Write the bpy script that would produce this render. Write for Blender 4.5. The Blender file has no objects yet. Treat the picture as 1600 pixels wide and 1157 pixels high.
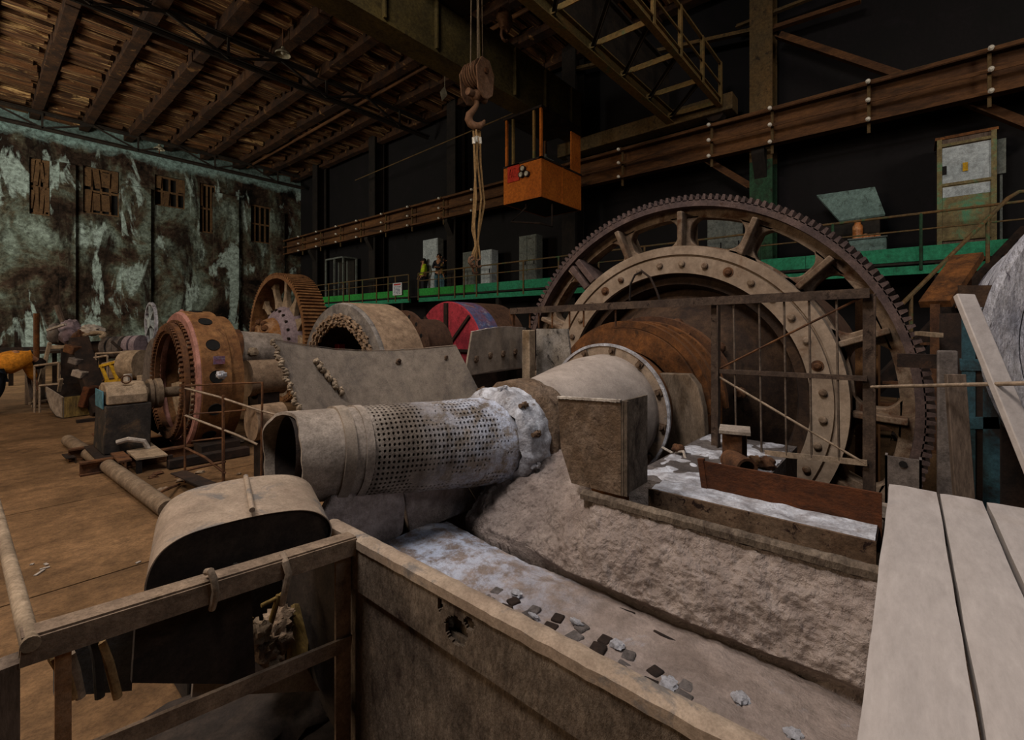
import bpy, bmesh, math, random
from mathutils import Vector, Matrix, noise
random.seed(7)
V = Vector
EYE = 1.7                     # eye height above the hall floor; all z below are given relative to the eye
scene = bpy.context.scene
col = scene.collection
# ------------------------------------------------------------------ camera
cam_d = bpy.data.cameras.new('camera'); cam = bpy.data.objects.new('camera', cam_d); col.objects.link(cam)
cam.location = (0, 0, EYE); cam.rotation_euler = (math.radians(90), 0, math.radians(40.4 - 90))
cam_d.sensor_width = 36; cam_d.lens = 36 * 728 / 1600
cam_d.shift_y = -(578.5 - 512) / 1600
cam_d.clip_start = .05; cam_d.clip_end = 200
scene.camera = cam
# ------------------------------------------------------------------ world, lights, exposure
scene.view_settings.view_transform = 'Standard'; scene.view_settings.look = 'None'
scene.view_settings.gamma = 1; scene.view_settings.use_curve_mapping = False
scene.view_settings.exposure = 0.42
w = bpy.data.worlds.new('world'); scene.world = w; w.use_nodes = True
w.node_tree.nodes['Background'].inputs[0].default_value = (1.0, .88, .76, 1)
w.node_tree.nodes['Background'].inputs[1].default_value = .011
def area(name, loc, target, size, energy, color, sy=None):
    l = bpy.data.lights.new(name, 'AREA'); l.energy = energy; l.color = color
    l.shape = 'RECTANGLE'; l.size = size; l.size_y = sy or size
    o = bpy.data.objects.new(name, l); col.objects.link(o)
    o.location = V(loc) + V((0, 0, EYE))
    o.rotation_euler = (V(target) - V(loc)).to_track_quat('-Z', 'Y').to_euler()
    return o
area('daylight_bay_left', (-2.9, 2.4, 8.0), (3.0, 2.3, -1.0), 2.2, 470, (1.0, .93, .88), 2.0)
area('daylight_roof', (.6, 5.0, 8.6), (2.0, 4.4, -1.2), 2.2, 400, (1.0, .87, .74), 2.0)
area('fill_right_cool', (2.6, -3.6, 3.4), (2.2, 1.2, -.9), 2.0, 20, (.74, .85, 1.0), 1.6)  # added weak cool fill from the right, no window stands there
area('fill_left_warm', (-7.5, 8.5, 4.2), (2.5, 8.5, -1), 3.0, 360, (1.0, .76, .52), 2.4)  # added warm fill for the left floor, not a real window
area('fill_end_wall', (-5.0, 20, 4.5), (8, 31, 2.5), 4.5, 1250, (1.0, .94, .80), 4.0)  # added fill that brightens the end wall, source unseen
area('fill_right_gantry', (7.5, -7.5, 5.5), (13.2, -1.0, 4.0), 2.0, 210, (1.0, .88, .76), 2.0)  # added fill for the right gantry and booth, source unseen
area('area_over_mill', (2.6, .6, 7.0), (4.0, 1.2, -.6), 2.0, 90, (.96, .95, .98), 2.0)  # area light hung above the mill, below the closed ceiling
# ------------------------------------------------------------------ measuring: a photo pixel on a known plane
F = V((.7615, .6481, 0)); R_ = V((.6481, -.7615, 0)); U = V((0, 0, 1))
def pt(px, py, X=None, Y=None, Z=None, d=None):
    D = F + R_ * ((px - 800) / 728) + U * ((512 - py) / 728)
    t = X / D.x if X is not None else Y / D.y if Y is not None else Z / D.z if Z is not None else d
    return D * t
def hexc(c):
    if isinstance(c, str):
        c = c.lstrip('#'); c = [int(c[i:i + 2], 16) / 255 for i in (0, 2, 4)]
        c = [x / 12.92 if x <= .04045 else ((x + .055) / 1.055) ** 2.4 for x in c]
    return (c[0], c[1], c[2], 1)
# ------------------------------------------------------------------ materials
MATS = {}
def mat(name, c1, c2, c3=None, sc=3, sc2=14, sc3=6, rough=.85, bump=.25, bsc=45, metal=0, st=(1, 1, 1), lo=.4, hi=.62, t3=(.56, .66), bdist=.01, emit=None, grime=.7, var=.95, grad=None):
    m = bpy.data.materials.new(name); m.use_nodes = True; MATS[name] = m
    nt = m.node_tree; N = nt.nodes; L = nt.links; N.clear()
    out = N.new('ShaderNodeOutputMaterial'); b = N.new('ShaderNodeBsdfPrincipled'); L.new(b.outputs[0], out.inputs[0])
    b.inputs['Roughness'].default_value = rough; b.inputs['Metallic'].default_value = metal
    b.inputs['Specular IOR Level'].default_value = .25
    tc = N.new('ShaderNodeTexCoord'); mp = N.new('ShaderNodeMapping'); mp.inputs['Scale'].default_value = st
    L.new(tc.outputs['Object'], mp.inputs[0])
    def nz(s, det=6, ro=.62, dist=0):
        n = N.new('ShaderNodeTexNoise'); n.inputs['Scale'].default_value = s; n.inputs['Detail'].default_value = det
        n.inputs['Roughness'].default_value = ro; n.inputs['Distortion'].default_value = dist; L.new(mp.outputs[0], n.inputs[0]); return n
    def ramp(src, a, z, ca=(0, 0, 0, 1), cz=(1, 1, 1, 1)):
        r = N.new('ShaderNodeValToRGB'); r.color_ramp.elements[0].position = a; r.color_ramp.elements[1].position = z
        r.color_ramp.elements[0].color = ca; r.color_ramp.elements[1].color = cz; L.new(src, r.inputs[0]); return r
    n1 = nz(sc, 7, .65, .3); base = ramp(n1.outputs[0], lo, hi, hexc(c1), hexc(c2))
    n2 = nz(sc2, 5, .7); v = ramp(n2.outputs[0], .3, .72, (.48, .47, .46, 1), (1.18, 1.18, 1.18, 1))
    mx = N.new('ShaderNodeMixRGB'); mx.blend_type = 'MULTIPLY'; mx.inputs[0].default_value = var
    L.new(base.outputs[0], mx.inputs[1]); L.new(v.outputs[0], mx.inputs[2]); cur = mx.outputs[0]
    if c3 is not None:
        n3 = nz(sc3, 8, .7, .6); f = ramp(n3.outputs[0], t3[0], t3[1])
        m3 = N.new('ShaderNodeMixRGB'); L.new(f.outputs[0], m3.inputs[0]); L.new(cur, m3.inputs[1]); m3.inputs[2].default_value = hexc(c3); cur = m3.outputs[0]
    if grad:      # a deposit that lies on one end of the thing only
        ax_, ga, gb, gc = grad
        sp = N.new('ShaderNodeSeparateXYZ'); L.new(tc.outputs['Object'], sp.inputs[0])
        mr = N.new('ShaderNodeMapRange'); L.new(sp.outputs[ax_], mr.inputs[0]); mr.inputs[1].default_value = ga; mr.inputs[2].default_value = gb
        n5 = nz(sc2 * .8, 6, .7); f5 = ramp(n5.outputs[0], .42, .58); mu = N.new('ShaderNodeMath'); mu.operation = 'MULTIPLY'; L.new(mr.outputs[0], mu.inputs[0]); L.new(f5.outputs[0], mu.inputs[1])
        m5 = N.new('ShaderNodeMixRGB'); L.new(mu.outputs[0], m5.inputs[0]); L.new(cur, m5.inputs[1]); m5.inputs[2].default_value = hexc(gc); cur = m5.outputs[0]
    n4 = nz(bsc * 1.6 if bsc > 12 else 40, 4, .8); g4 = ramp(n4.outputs[0], .36, .58, (.55, .53, .5, 1), (1.06, 1.06, 1.06, 1))
    m4 = N.new('ShaderNodeMixRGB'); m4.blend_type = 'MULTIPLY'; m4.inputs[0].default_value = grime; L.new(cur, m4.inputs[1]); L.new(g4.outputs[0], m4.inputs[2]); cur = m4.outputs[0]
    L.new(cur, b.inputs['Base Color'])
    if bump:
        nb = nz(bsc, 6, .7); bp = N.new('ShaderNodeBump'); bp.inputs['Strength'].default_value = bump; bp.inputs['Distance'].default_value = bdist
        L.new(nb.outputs[0], bp.inputs['Height']); L.new(bp.outputs[0], b.inputs['Normal'])
    if emit:
        b.inputs['Emission Color'].default_value = hexc(emit[0]); b.inputs['Emission Strength'].default_value = emit[1]
    return m
mat('floor_steel', '#5f462c', '#806142', '#3d2b1a', sc=1.2, sc2=9, sc3=3, t3=(.6, .72), bump=.35, bsc=30)
mat('dust_steel', '#80746a', '#a3968a', '#5c4c40', sc=4, sc3=5, t3=(.6, .75), bump=.35, bsc=60)
mat('dust_cone', '#8f837a', '#a1958c', '#776a60', sc=2.4, sc3=5, t3=(.6, .82), bump=.25, bsc=70, grime=.3, var=.5)
mat('white_dust', '#a3a0a4', '#cbced8', '#6d625c', sc=7, sc3=9, t3=(.58, .68), bump=.8, bsc=45, bdist=.02, grime=.5)
mat('trommel_steel', '#75695f', '#a1958a', '#5a5049', sc=3.0, sc3=5.0, t3=(.56, .72), bump=.8, bsc=50, bdist=.018, grime=.6, grad=(0, -.05, .55, '#c2c8da'))
mat('mud', '#9a8a82', '#b2a299', '#7d6d65', sc=5, sc3=9, t3=(.6, .76), bump=1.0, bsc=24, bdist=.05, grime=.2, var=.6)
mat('mud_floor', '#83746c', '#9a8b83', '#aeb0bb', sc=3, sc3=3.0, t3=(.6, .78), bump=.8, bsc=40, bdist=.02, grime=.3, var=.7, grad=(1, .45, 1.35, '#b9c0d2'))
mat('mud_steel', '#5f5246', '#786a5c', '#2d2019', sc=4, sc3=5, st=(1, 1.4, .7), t3=(.54, .66), bump=.7, bsc=35, bdist=.02)
mat('rust_mud', '#705a46', '#8b7766', '#3a281c', sc=4, sc3=9, t3=(.58, .66), bump=1.0, bsc=30, bdist=.03)
mat('rust', '#4a3020', '#6d482b', '#24170f', sc=5, sc3=9, t3=(.58, .7), bump=.5, bsc=50)
mat('rust_orange', '#54351c', '#7d4e26', '#2a1a0f', sc=4, sc3=7, t3=(.54, .7), bump=.5, bsc=50)
mat('rust_dark', '#1c1410', '#33241b', '#4a2f1d', sc=4, sc3=8, t3=(.6, .75), bump=.4, bsc=45)
mat('rust_speckle', '#5a4534', '#715d4c', '#22120c', sc=6, sc3=22, t3=(.57, .62), bump=.6, bsc=40)
mat('rust_red', '#4f2d19', '#663718', '#1d130e', sc=3, sc3=3, st=(1, 1, 2.2), t3=(.48, .66), bump=.6, bsc=40)
mat('gear_rim', '#4a3c3a', '#5f4d47', '#37241a', sc=4, sc3=9, t3=(.58, .7), bump=.4, bsc=60)
mat('gear_web', '#6b5846', '#8d7a68', '#4a2f1d', sc=2.4, sc3=4, t3=(.5, .64), bump=.35, bsc=60)
mat('ring_flange', '#7f6d5c', '#988674', '#644a35', sc=2.0, sc3=3.5, t3=(.56, .76), bump=.2, bsc=60, grime=.3, var=.6)
mat('head_rust', '#2f2118', '#4a3626', '#1c120c', sc=3, sc3=5, t3=(.52, .68), bump=.5, bsc=40)
mat('drum_grey', '#5b5654', '#7f7872', '#3f342c', sc=3, sc3=5, t3=(.58, .72), bump=.35, bsc=50)
mat('drum_tan', '#7a6450', '#957d66', '#55402e', sc=4, sc3=6, t3=(.6, .74), bump=.3, bsc=60)
mat('drum_pink', '#8d6259', '#a3756b', '#5d3c30', sc=3, sc3=6, t3=(.6, .76), bump=.3, bsc=60)
mat('drum_rust', '#6a4526', '#8a623c', '#3a2010', sc=2.6, sc3=5, t3=(.54, .7), bump=.3, bsc=60)
mat('hub_orange', '#8a5c30', '#a38164', '#472b16', sc=6, sc3=8, t3=(.58, .68), bump=.5, bsc=50)
mat('lilac_steel', '#7a6a72', '#93848a', '#4f4043', sc=4, sc3=7, t3=(.6, .74), bump=.25)
mat('red_paint', '#8e2a36', '#a6333f', '#4a1c1e', sc=3, sc3=6, t3=(.58, .72), bump=.2)
mat('blue_paint', '#4b5c86', '#7d4a50', '#8d8a92', sc=3.2, sc3=5, t3=(.55, .68), bump=.2)
mat('drum_brown', '#5a4030', '#463024', '#2b1c14', sc=2, bump=.3)
mat('plate_grey', '#7d7064', '#958778', '#4c4643', sc=1.4, sc3=1.8, t3=(.5, .7), bump=.25, bsc=70, grime=.4, var=.7)
mat('edge_white', '#a79c92', '#c4bab0', sc=9, bump=.8, bsc=60)
mat('guard_metal', '#877565', '#9d8b79', '#68615c', sc=4, sc3=6, t3=(.54, .62), bump=.25, bsc=70, grime=.4, var=.6)
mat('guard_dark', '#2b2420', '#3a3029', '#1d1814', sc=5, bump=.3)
mat('angle_iron', '#766353', '#8f7a66', '#50402f', sc=6, sc3=8, t3=(.58, .7), bump=.4, bsc=60)
mat('plank_wood', '#9a918c', '#a9a09b', '#8a7f79', sc=1.6, sc2=14, sc3=2.4, t3=(.58, .8), st=(.5, 2, 2), bump=.2, bsc=26, lo=.3, hi=.7, grime=.12, var=.35)
mat('plank_dirty', '#84766a', '#9c8d80', '#5b4a3c', sc=3, sc3=5, st=(.4, 2.5, 2.5), t3=(.6, .75), bump=.3, bsc=30)
mat('wood_brown', '#584a40', '#6b5c50', '#3a2f27', sc=4, st=(3, 3, .5), bump=.3, bsc=30)
mat('wood_yellow', '#8d7440', '#6d5a34', '#4a3c24', sc=4, st=(3, 3, .6), bump=.3, bsc=30)
mat('girder', '#4c4328', '#63562f', '#2b2416', sc=1.2, sc3=2.5, t3=(.56, .72), bump=.2, bsc=20)
mat('truss_dark', '#1d1712', '#2c231a', '#120e0b', sc=3, bump=.2)
mat('truss_paint', '#6a5a34', '#7d5f34', '#465c3c', sc=1.5, sc3=2, t3=(.58, .68), bump=.2)
mat('gantry_rust', '#4a301c', '#694627', '#22160d', sc=1.0, sc3=1.4, t3=(.52, .7), st=(1, .4, 2), bump=.2)
mat('gantry_brown', '#54452c', '#664e2c', '#2b2115', sc=1, bump=.2)
mat('column_green', '#22402c', '#2f5238', '#201d15', sc=1.2, sc3=2.5, t3=(.5, .66), bump=.2)
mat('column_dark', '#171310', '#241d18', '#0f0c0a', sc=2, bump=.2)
mat('green_bright', '#287f36', '#2f923b', '#1a3d24', sc=.8, sc3=2.5, t3=(.6, .75), bump=.1)
mat('green_teal', '#247a58', '#2d8763', '#243c2f', sc=.8, sc3=2.0, t3=(.58, .74), bump=.1)
mat('deck_dark', '#1d1a16', '#2a241e', sc=2, bump=.2)
mat('rail_rust', '#5e5038', '#6e5230', '#3f5a3c', sc=2, sc3=3, t3=(.55, .65), bump=.2)
mat('insulator', '#d8d2c4', '#efe9dc', sc=4, rough=.4, bump=0)
mat('cab_orange', '#a85a18', '#bd6a20', '#7a4214', sc=1.2, sc3=2.2, t3=(.6, .75), bump=.1)
mat('cab_sign_red', '#b03020', '#c23c28', sc=6, bump=0)
mat('cab_sign_mark', '#701812', '#801c14', sc=6, bump=0)
mat('lens', '#a39d8c', '#bdb7a6', sc=5, rough=.2, bump=0)
mat('black', '#0d0b0a', '#171412', sc=4, bump=.1)
mat('steel_wire', '#6d6050', '#857663', sc=8, bump=.1, rough=.6)
mat('hook_steel', '#6e4f38', '#80614c', '#3a281c', sc=5, sc3=7, t3=(.58, .7), bump=.3)
mat('ceiling_wood', '#35200f', '#744c2b', '#b39060', sc=1.6, sc2=5, sc3=1.8, st=(.35, 8, 1), t3=(.55, .62), bump=.6, bsc=8, bdist=.06)
mat('rib_wood', '#2a190d', '#452b16', '#7a5733', sc=1.8, sc3=2, t3=(.6, .68), bump=.5, bsc=10, bdist=.04)
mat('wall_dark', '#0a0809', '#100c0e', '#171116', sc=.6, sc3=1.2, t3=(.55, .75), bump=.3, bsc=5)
mat('wood_board', '#513a24', '#664b2f', '#2c1e13', sc=2, bump=.2)
mat('cabinet_white', '#9aa4a8', '#b3bcc0', '#6d7370', sc=2, sc3=3, t3=(.62, .78), bump=.05)
mat('cabinet_grey', '#5c625e', '#6e726c', '#3c3d38', sc=2, bump=.1)
mat('booth_panel', '#6c6044', '#80744e', '#4c7a5c', sc=1.6, sc3=1.6, t3=(.5, .62), bump=.1)
mat('desk_teal', '#5f7672', '#6f8883', '#3e4a46', sc=2, bump=.1)
mat('copper', '#b06a34', '#d9a070', sc=4, rough=.45, bump=.1)
mat('hi_vis', '#a8c21c', '#bcd42a', sc=6, bump=.1)
mat('cloth_dark', '#16161a', '#24222a', sc=6, bump=.2)
mat('jeans', '#3c5a68', '#4a6d7a', sc=6, bump=.2)
mat('cloth_brown', '#5d4a24', '#70592c', sc=6, bump=.2)
mat('cloth_orange', '#c07a1c', '#d98f2a', '#a8641a', sc=5, sc3=7, t3=(.6, .75), bump=.35, bsc=20, bdist=.03)
mat('cloth_navy', '#1c2430', '#28303c', sc=5, bump=.3)
mat('skin', '#a87858', '#b88868', sc=6, bump=.05)
mat('hair', '#1a120e', '#281c16', sc=10, bump=.4)
mat('paper', '#c4c6cc', '#d6d8dc', sc=3, bump=0)
mat('print_red', '#b03c3c', '#c04a48', sc=3, bump=0)
mat('print_blue', '#4a5570', '#5a6580', sc=3, bump=0)
mat('rope', '#8d6f48', '#a3845a', sc=20, bump=.4)
mat('hose_dark', '#2c2824', '#3a342e', sc=8, bump=.2)
mat('rod_dusty', '#8a7866', '#a18e7a', sc=10, bump=.2)
mat('whitewash', '#a9aab6', '#c9cad4', '#4a4450', sc=5, sc3=4.5, st=(1, 2.6, .8), t3=(.56, .62), bump=1.0, bsc=16, bdist=.04)
mat('blue_frame', '#263f48', '#31535e', '#201b18', sc=2.5, sc3=4, t3=(.48, .62), bump=.2)
mat('grey_scrap', '#5c5450', '#746a64', '#3a2e27', sc=6, sc3=8, t3=(.58, .7), bump=.4)
mat('tan_scrap', '#8a7762', '#a18d76', '#55432f', sc=6, sc3=8, t3=(.6, .72), bump=.4)
mat('yellow_paint', '#b08a1c', '#c49a24', '#6d5218', sc=5, bump=.1)
mat('pipe_dusty', '#6e5c4a', '#82705d', '#4f4031', sc=5, sc3=6, t3=(.6, .76), bump=.25)
mat('motor_dark', '#26221f', '#37302b', '#51402f', sc=4, sc3=5, t3=(.52, .66), bump=.3)
mat('motor_blue', '#3f6a7a', '#548090', sc=5, bump=.1)
mat('rubble', '#86705c', '#a08a74', '#4f3f32', sc=8, sc3=10, t3=(.58, .7), bump=.8, bsc=20, bdist=.03)
mat('lamp_shade', '#8a8470', '#a09a84', sc=5, bump=.1)
mat('stone_dark', '#57504e', '#726a67', '#3c3634', sc=4, sc3=7, t3=(.58, .72), bump=.9, bsc=25, bdist=.03)

def wall_material():
    m = bpy.data.materials.new('peeling_plaster'); m.use_nodes = True; MATS['peeling_plaster'] = m
    nt = m.node_tree; N = nt.nodes; L = nt.links; N.clear()
    out = N.new('ShaderNodeOutputMaterial'); b = N.new('ShaderNodeBsdfPrincipled'); L.new(b.outputs[0], out.inputs[0])
    b.inputs['Roughness'].default_value = .95; b.inputs['Specular IOR Level'].default_value = .1
    tc = N.new('ShaderNodeTexCoord')
    def nz(s, st, det=8, ro=.65, dist=.5):
        mp = N.new('ShaderNodeMapping'); mp.inputs['Scale'].default_value = st; L.new(tc.outputs['Object'], mp.inputs[0])
        n = N.new('ShaderNodeTexNoise'); n.inputs['Scale'].default_value = s; n.inputs['Detail'].default_value = det
        n.inputs['Roughness'].default_value = ro; n.inputs['Distortion'].default_value = dist; L.new(mp.outputs[0], n.inputs[0]); return n.outputs[0]
    def ramp(src, *st):
        r = N.new('ShaderNodeValToRGB'); e = r.color_ramp.elements
        while len(e) < len(st): e.new(.5)
        for i, (p, c) in enumerate(st): e[i].position = p; e[i].color = c
        L.new(src, r.inputs[0]); return r.outputs[0]
    k, wht = (0, 0, 0, 1), (1, 1, 1, 1)
    base = ramp(nz(.55, (1, 1, .8)), (.36, hexc('#0f0b08')), (.44, hexc('#3d2f26')), (.50, hexc('#4d493c')), (.57, hexc('#616a60')), (.68, hexc('#87958c')))
    streak = ramp(nz(.7, (1.5, 1, .4), 9, .7), (.47, k), (.62, wht))
    mx = N.new('ShaderNodeMixRGB'); L.new(streak, mx.inputs[0]); L.new(base, mx.inputs[1]); mx.inputs[2].default_value = hexc('#221a15')
    pale = ramp(nz(.62, (1.3, 1, .5), 6, .6), (.56, k), (.60, wht))
    mx2 = N.new('ShaderNodeMixRGB'); L.new(pale, mx2.inputs[0]); L.new(mx.outputs[0], mx2.inputs[1]); mx2.inputs[2].default_value = hexc('#8f9e98')
    # the clean band of paint above the tie beams, and the soot-black lower courses
    sep = N.new('ShaderNodeSeparateXYZ'); L.new(tc.outputs['Object'], sep.inputs[0])
    add = N.new('ShaderNodeMath'); add.operation = 'MULTIPLY_ADD'; L.new(nz(.8, (1, 1, 1)), add.inputs[0]); add.inputs[1].default_value = 1.6; L.new(sep.outputs[2], add.inputs[2])
    mr = N.new('ShaderNodeMapRange'); L.new(add.outputs[0], mr.inputs[0]); mr.inputs[1].default_value = 11.25; mr.inputs[2].default_value = 11.6
    mx3 = N.new('ShaderNodeMixRGB'); L.new(mr.outputs[0], mx3.inputs[0]); L.new(mx2.outputs[0], mx3.inputs[1]); mx3.inputs[2].default_value = hexc('#78908c')
    fine = ramp(nz(5, (1, 1, 1), 8, .75), (.36, (.2, .18, .16, 1)), (.62, (1.2, 1.2, 1.2, 1)))
    mm = N.new('ShaderNodeMixRGB'); mm.blend_type = 'MULTIPLY'; mm.inputs[0].default_value = .9; L.new(mx3.outputs[0], mm.inputs[1]); L.new(fine, mm.inputs[2])
    L.new(mm.outputs[0], b.inputs['Base Color'])
    bp = N.new('ShaderNodeBump'); bp.inputs['Strength'].default_value = .6; bp.inputs['Distance'].default_value = .05
    L.new(nz(7, (1, 1, 1)), bp.inputs['Height']); L.new(bp.outputs[0], b.inputs['Normal'])
wall_material()
# ------------------------------------------------------------------ mesh builder
class MB:
    def __init__(s): s.v = []; s.f = []
    def add(s, vs, fs):
        n = len(s.v); s.v += [V(p) for p in vs]; s.f += [tuple(i + n for i in f) for f in fs]; return s
    def box(s, a, b):
        x0, y0, z0 = a; x1, y1, z1 = b
        return s.add([(x0, y0, z0), (x1, y0, z0), (x1, y1, z0), (x0, y1, z0), (x0, y0, z1), (x1, y0, z1), (x1, y1, z1), (x0, y1, z1)],
                     [(0, 3, 2, 1), (4, 5, 6, 7), (0, 1, 5, 4), (1, 2, 6, 5), (2, 3, 7, 6), (3, 0, 4, 7)])
    def rbox(s, c, size, R):
        hx, hy, hz = [q / 2 for q in size]; c = V(c)
        vs = [c + R @ V((x * hx, y * hy, z * hz)) for z in (-1, 1) for x, y in ((-1, -1), (1, -1), (1, 1), (-1, 1))]
        return s.add(vs, [(0, 3, 2, 1), (4, 5, 6, 7), (0, 1, 5, 4), (1, 2, 6, 5), (2, 3, 7, 6), (3, 0, 4, 7)])
    def bar(s, p, q, w_, h_, up=(0, 0, 1)):
        p = V(p); q = V(q); z = (q - p).normalized(); x = V(up).cross(z)
        if x.length < 1e-4: x = V((1, 0, 0)).cross(z)
        x.normalize(); y = z.cross(x)
        vs = [e + x * (sx * w_ / 2) + y * (sy * h_ / 2) for e in (p, q) for sx, sy in ((-1, -1), (1, -1), (1, 1), (-1, 1))]
        return s.add(vs, [(0, 3, 2, 1), (4, 5, 6, 7), (0, 1, 5, 4), (1, 2, 6, 5), (2, 3, 7, 6), (3, 0, 4, 7)])
    def angle(s, p, q, w_, t=.012, up=(0, 0, 1), flip=1):      # L-section along a line
        p = V(p); q = V(q); z = (q - p).normalized(); x = V(up).cross(z).normalized() * flip; y = z.cross(x) * flip
        s.bar(p + y * (w_ / 2), q + y * (w_ / 2), w_, t, up); s.bar(p + x * (w_ / 2), q + x * (w_ / 2), t, w_, up); return s
    def ibeam(s, p, q, w_, h_, t=.02, up=(0, 0, 1)):
        p = V(p); q = V(q); z = (q - p).normalized(); x = V(up).cross(z).normalized(); y = z.cross(x)
        s.bar(p + y * (h_ / 2 - t / 2), q + y * (h_ / 2 - t / 2), w_, t, up); s.bar(p - y * (h_ / 2 - t / 2), q - y * (h_ / 2 - t / 2), w_, t, up)
        s.bar(p, q, t, h_ - 2 * t + .004, up); return s
    def path(s, pts, r, n=8, cap=True):
        pts = [V(p) for p in pts]; base = len(s.v); fr = None; rr = r if hasattr(r, '__len__') else [r] * len(pts)
        for i, p in enumerate(pts):
            t = (pts[min(i + 1, len(pts) - 1)] - pts[max(i - 1, 0)]).normalized()
            if fr is None:
                a = V((0, 0, 1)) if abs(t.z) < .9 else V((1, 0, 0)); x = a.cross(t).normalized()
            else:
                x = (fr - t * fr.dot(t)).normalized()
            fr = x; y = t.cross(x)
            for k in range(n):
                an = 2 * math.pi * k / n; s.v.append(p + (x * math.cos(an) + y * math.sin(an)) * rr[i])
        for i in range(len(pts) - 1):
            for k in range(n):
                a = base + i * n + k; b = base + i * n + (k + 1) % n; s.f.append((a, b, b + n, a + n))
        if cap: s.f.append(tuple(base + k for k in range(n))[::-1]); s.f.append(tuple(base + (len(pts) - 1) * n + k for k in range(n)))
        return s
    def tube(s, p, q, r, r2=None, n=14): return s.path([p, q], [r, r if r2 is None else r2], n)
    def lathe(s, o, ax, prof, n=48, a0=0, a1=2 * math.pi, closed=False, ends=True):
        o = V(o); ax = V(ax).normalized(); e1 = V((0, 0, 1)) - ax * ax.z
        if e1.length < 1e-3: e1 = V((1, 0, 0))
        e1.normalize(); e2 = ax.cross(e1); full = abs(a1 - a0 - 2 * math.pi) < 1e-6; m = n if full else n + 1; P = len(prof); base = len(s.v)
        for i in range(m):
            an = a0 + (a1 - a0) * i / n; dr = e1 * math.cos(an) + e2 * math.sin(an)
            for t, r in prof: s.v.append(o + ax * t + dr * r)
        for i in range(n):
            j = (i + 1) % m
            for k in range(P if closed else P - 1):
                k2 = (k + 1) % P; s.f.append((base + i * P + k, base + j * P + k, base + j * P + k2, base + i * P + k2))
        if closed and not full and ends:
            s.f.append(tuple(base + k for k in range(P))); s.f.append(tuple(base + (m - 1) * P + k for k in range(P))[::-1])
        return s
    def prism(s, poly, vec):
        n = len(poly); vec = V(vec); vs = [V(p) for p in poly] + [V(p) + vec for p in poly]
        return s.add(vs, [tuple(range(n))[::-1], tuple(range(n, 2 * n))] + [(i, (i + 1) % n, n + (i + 1) % n, n + i) for i in range(n)])
    def sheet(s, fn, nu, nv, thick=None):
        base = len(s.v); g = [[V(fn(i / nu, j / nv)) for j in range(nv + 1)] for i in range(nu + 1)]
        for r in g: s.v += r
        W = nv + 1; id_ = lambda i, j: base + i * W + j
        for i in range(nu):
            for j in range(nv): s.f.append((id_(i, j), id_(i + 1, j), id_(i + 1, j + 1), id_(i, j + 1)))
        if thick is not None:
            tv = V(thick); off = (nu + 1) * W
            for r in g: s.v += [p + tv for p in r]
            for i in range(nu):
                for j in range(nv): s.f.append(tuple(q + off for q in (id_(i, j), id_(i, j + 1), id_(i + 1, j + 1), id_(i + 1, j))))
            ring = [id_(i, 0) for i in range(nu + 1)] + [id_(nu, j) for j in range(1, W)] + [id_(i, nv) for i in range(nu - 1, -1, -1)] + [id_(0, j) for j in range(nv - 1, 0, -1)]
            for a, b in zip(ring, ring[1:] + ring[:1]): s.f.append((a, b, b + off, a + off))
        return s
    def blob(s, c, r, amp=.25, sc=2.0, seed=0, n=10):
        c = V(c); r = V(r) if hasattr(r, '__len__') else V((r, r, r)); base = len(s.v); m = n * 2
        for i in range(1, n):
            th = math.pi * i / n
            for k in range(m):
                ph = 2 * math.pi * k / m; q = V((math.sin(th) * math.cos(ph), math.sin(th) * math.sin(ph), math.cos(th)))
                f = 1 + amp * noise.noise(q * sc + V((seed * 7.3, seed * 3.1, seed)))+ amp * .5 * noise.noise(q * sc * 2.7 + V((seed * 2.3, seed, 5)))
                s.v.append(c + V((q.x * r.x, q.y * r.y, q.z * r.z)) * f)
        for sg in (1, -1): s.v.append(c + V((0, 0, r.z * sg)))
        for i in range(n - 2):
            for k in range(m):
                a = base + i * m + k; b = base + i * m + (k + 1) % m; s.f.append((a, a + m, b + m, b))
        T = base + (n - 1) * m
        for k in range(m): s.f.append((T, base + k, base + (k + 1) % m)); s.f.append((T + 1, base + (n - 2) * m + (k + 1) % m, base + (n - 2) * m + k))
        return s
    def link(s, name, m, parent=None, loc=None, bevel=0, ang=35, smooth=True):
        o0 = V(parent['_o']) if parent is not None else (V(loc) if loc is not None else None)
        if o0 is None:
            xs = [p.x for p in s.v]; ys = [p.y for p in s.v]; zs = [p.z for p in s.v]
            o0 = V(((min(xs) + max(xs)) / 2, (min(ys) + max(ys)) / 2, min(zs)))
        me = bpy.data.meshes.new(name); me.from_pydata([p - o0 for p in s.v], [], s.f)
        bm = bmesh.new(); bm.from_mesh(me); bmesh.ops.recalc_face_normals(bm, faces=bm.faces[:]); bm.to_mesh(me); bm.free()
        if smooth:
            me.polygons.foreach_set('use_smooth', [True] * len(me.polygons)); me.set_sharp_from_angle(angle=math.radians(ang))
        me.materials.append(MATS[m]); o = bpy.data.objects.new(name, me); col.objects.link(o)
        if parent is not None: o.parent = parent; o['_o'] = tuple(o0)
        else: o.location = o0 + V((0, 0, EYE)); o['_o'] = tuple(o0)
        if bevel:
            b = o.modifiers.new('bevel', 'BEVEL'); b.width = bevel; b.segments = 2; b.limit_method = 'ANGLE'; b.angle_limit = math.radians(40)
        return o
def tag(o, label, cat, group=None):
    o['label'] = label; o['category'] = cat
    if group: o['group'] = group
    return o
def thing(name, label, cat, loc, group=None):
    o = bpy.data.objects.new(name, None); col.objects.link(o); o.empty_display_size = .1
    o['_o'] = tuple(loc); o.location = V(loc) + V((0, 0, EYE)); return tag(o, label, cat, group)
def struct(o): o['kind'] = 'structure'; return o
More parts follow.
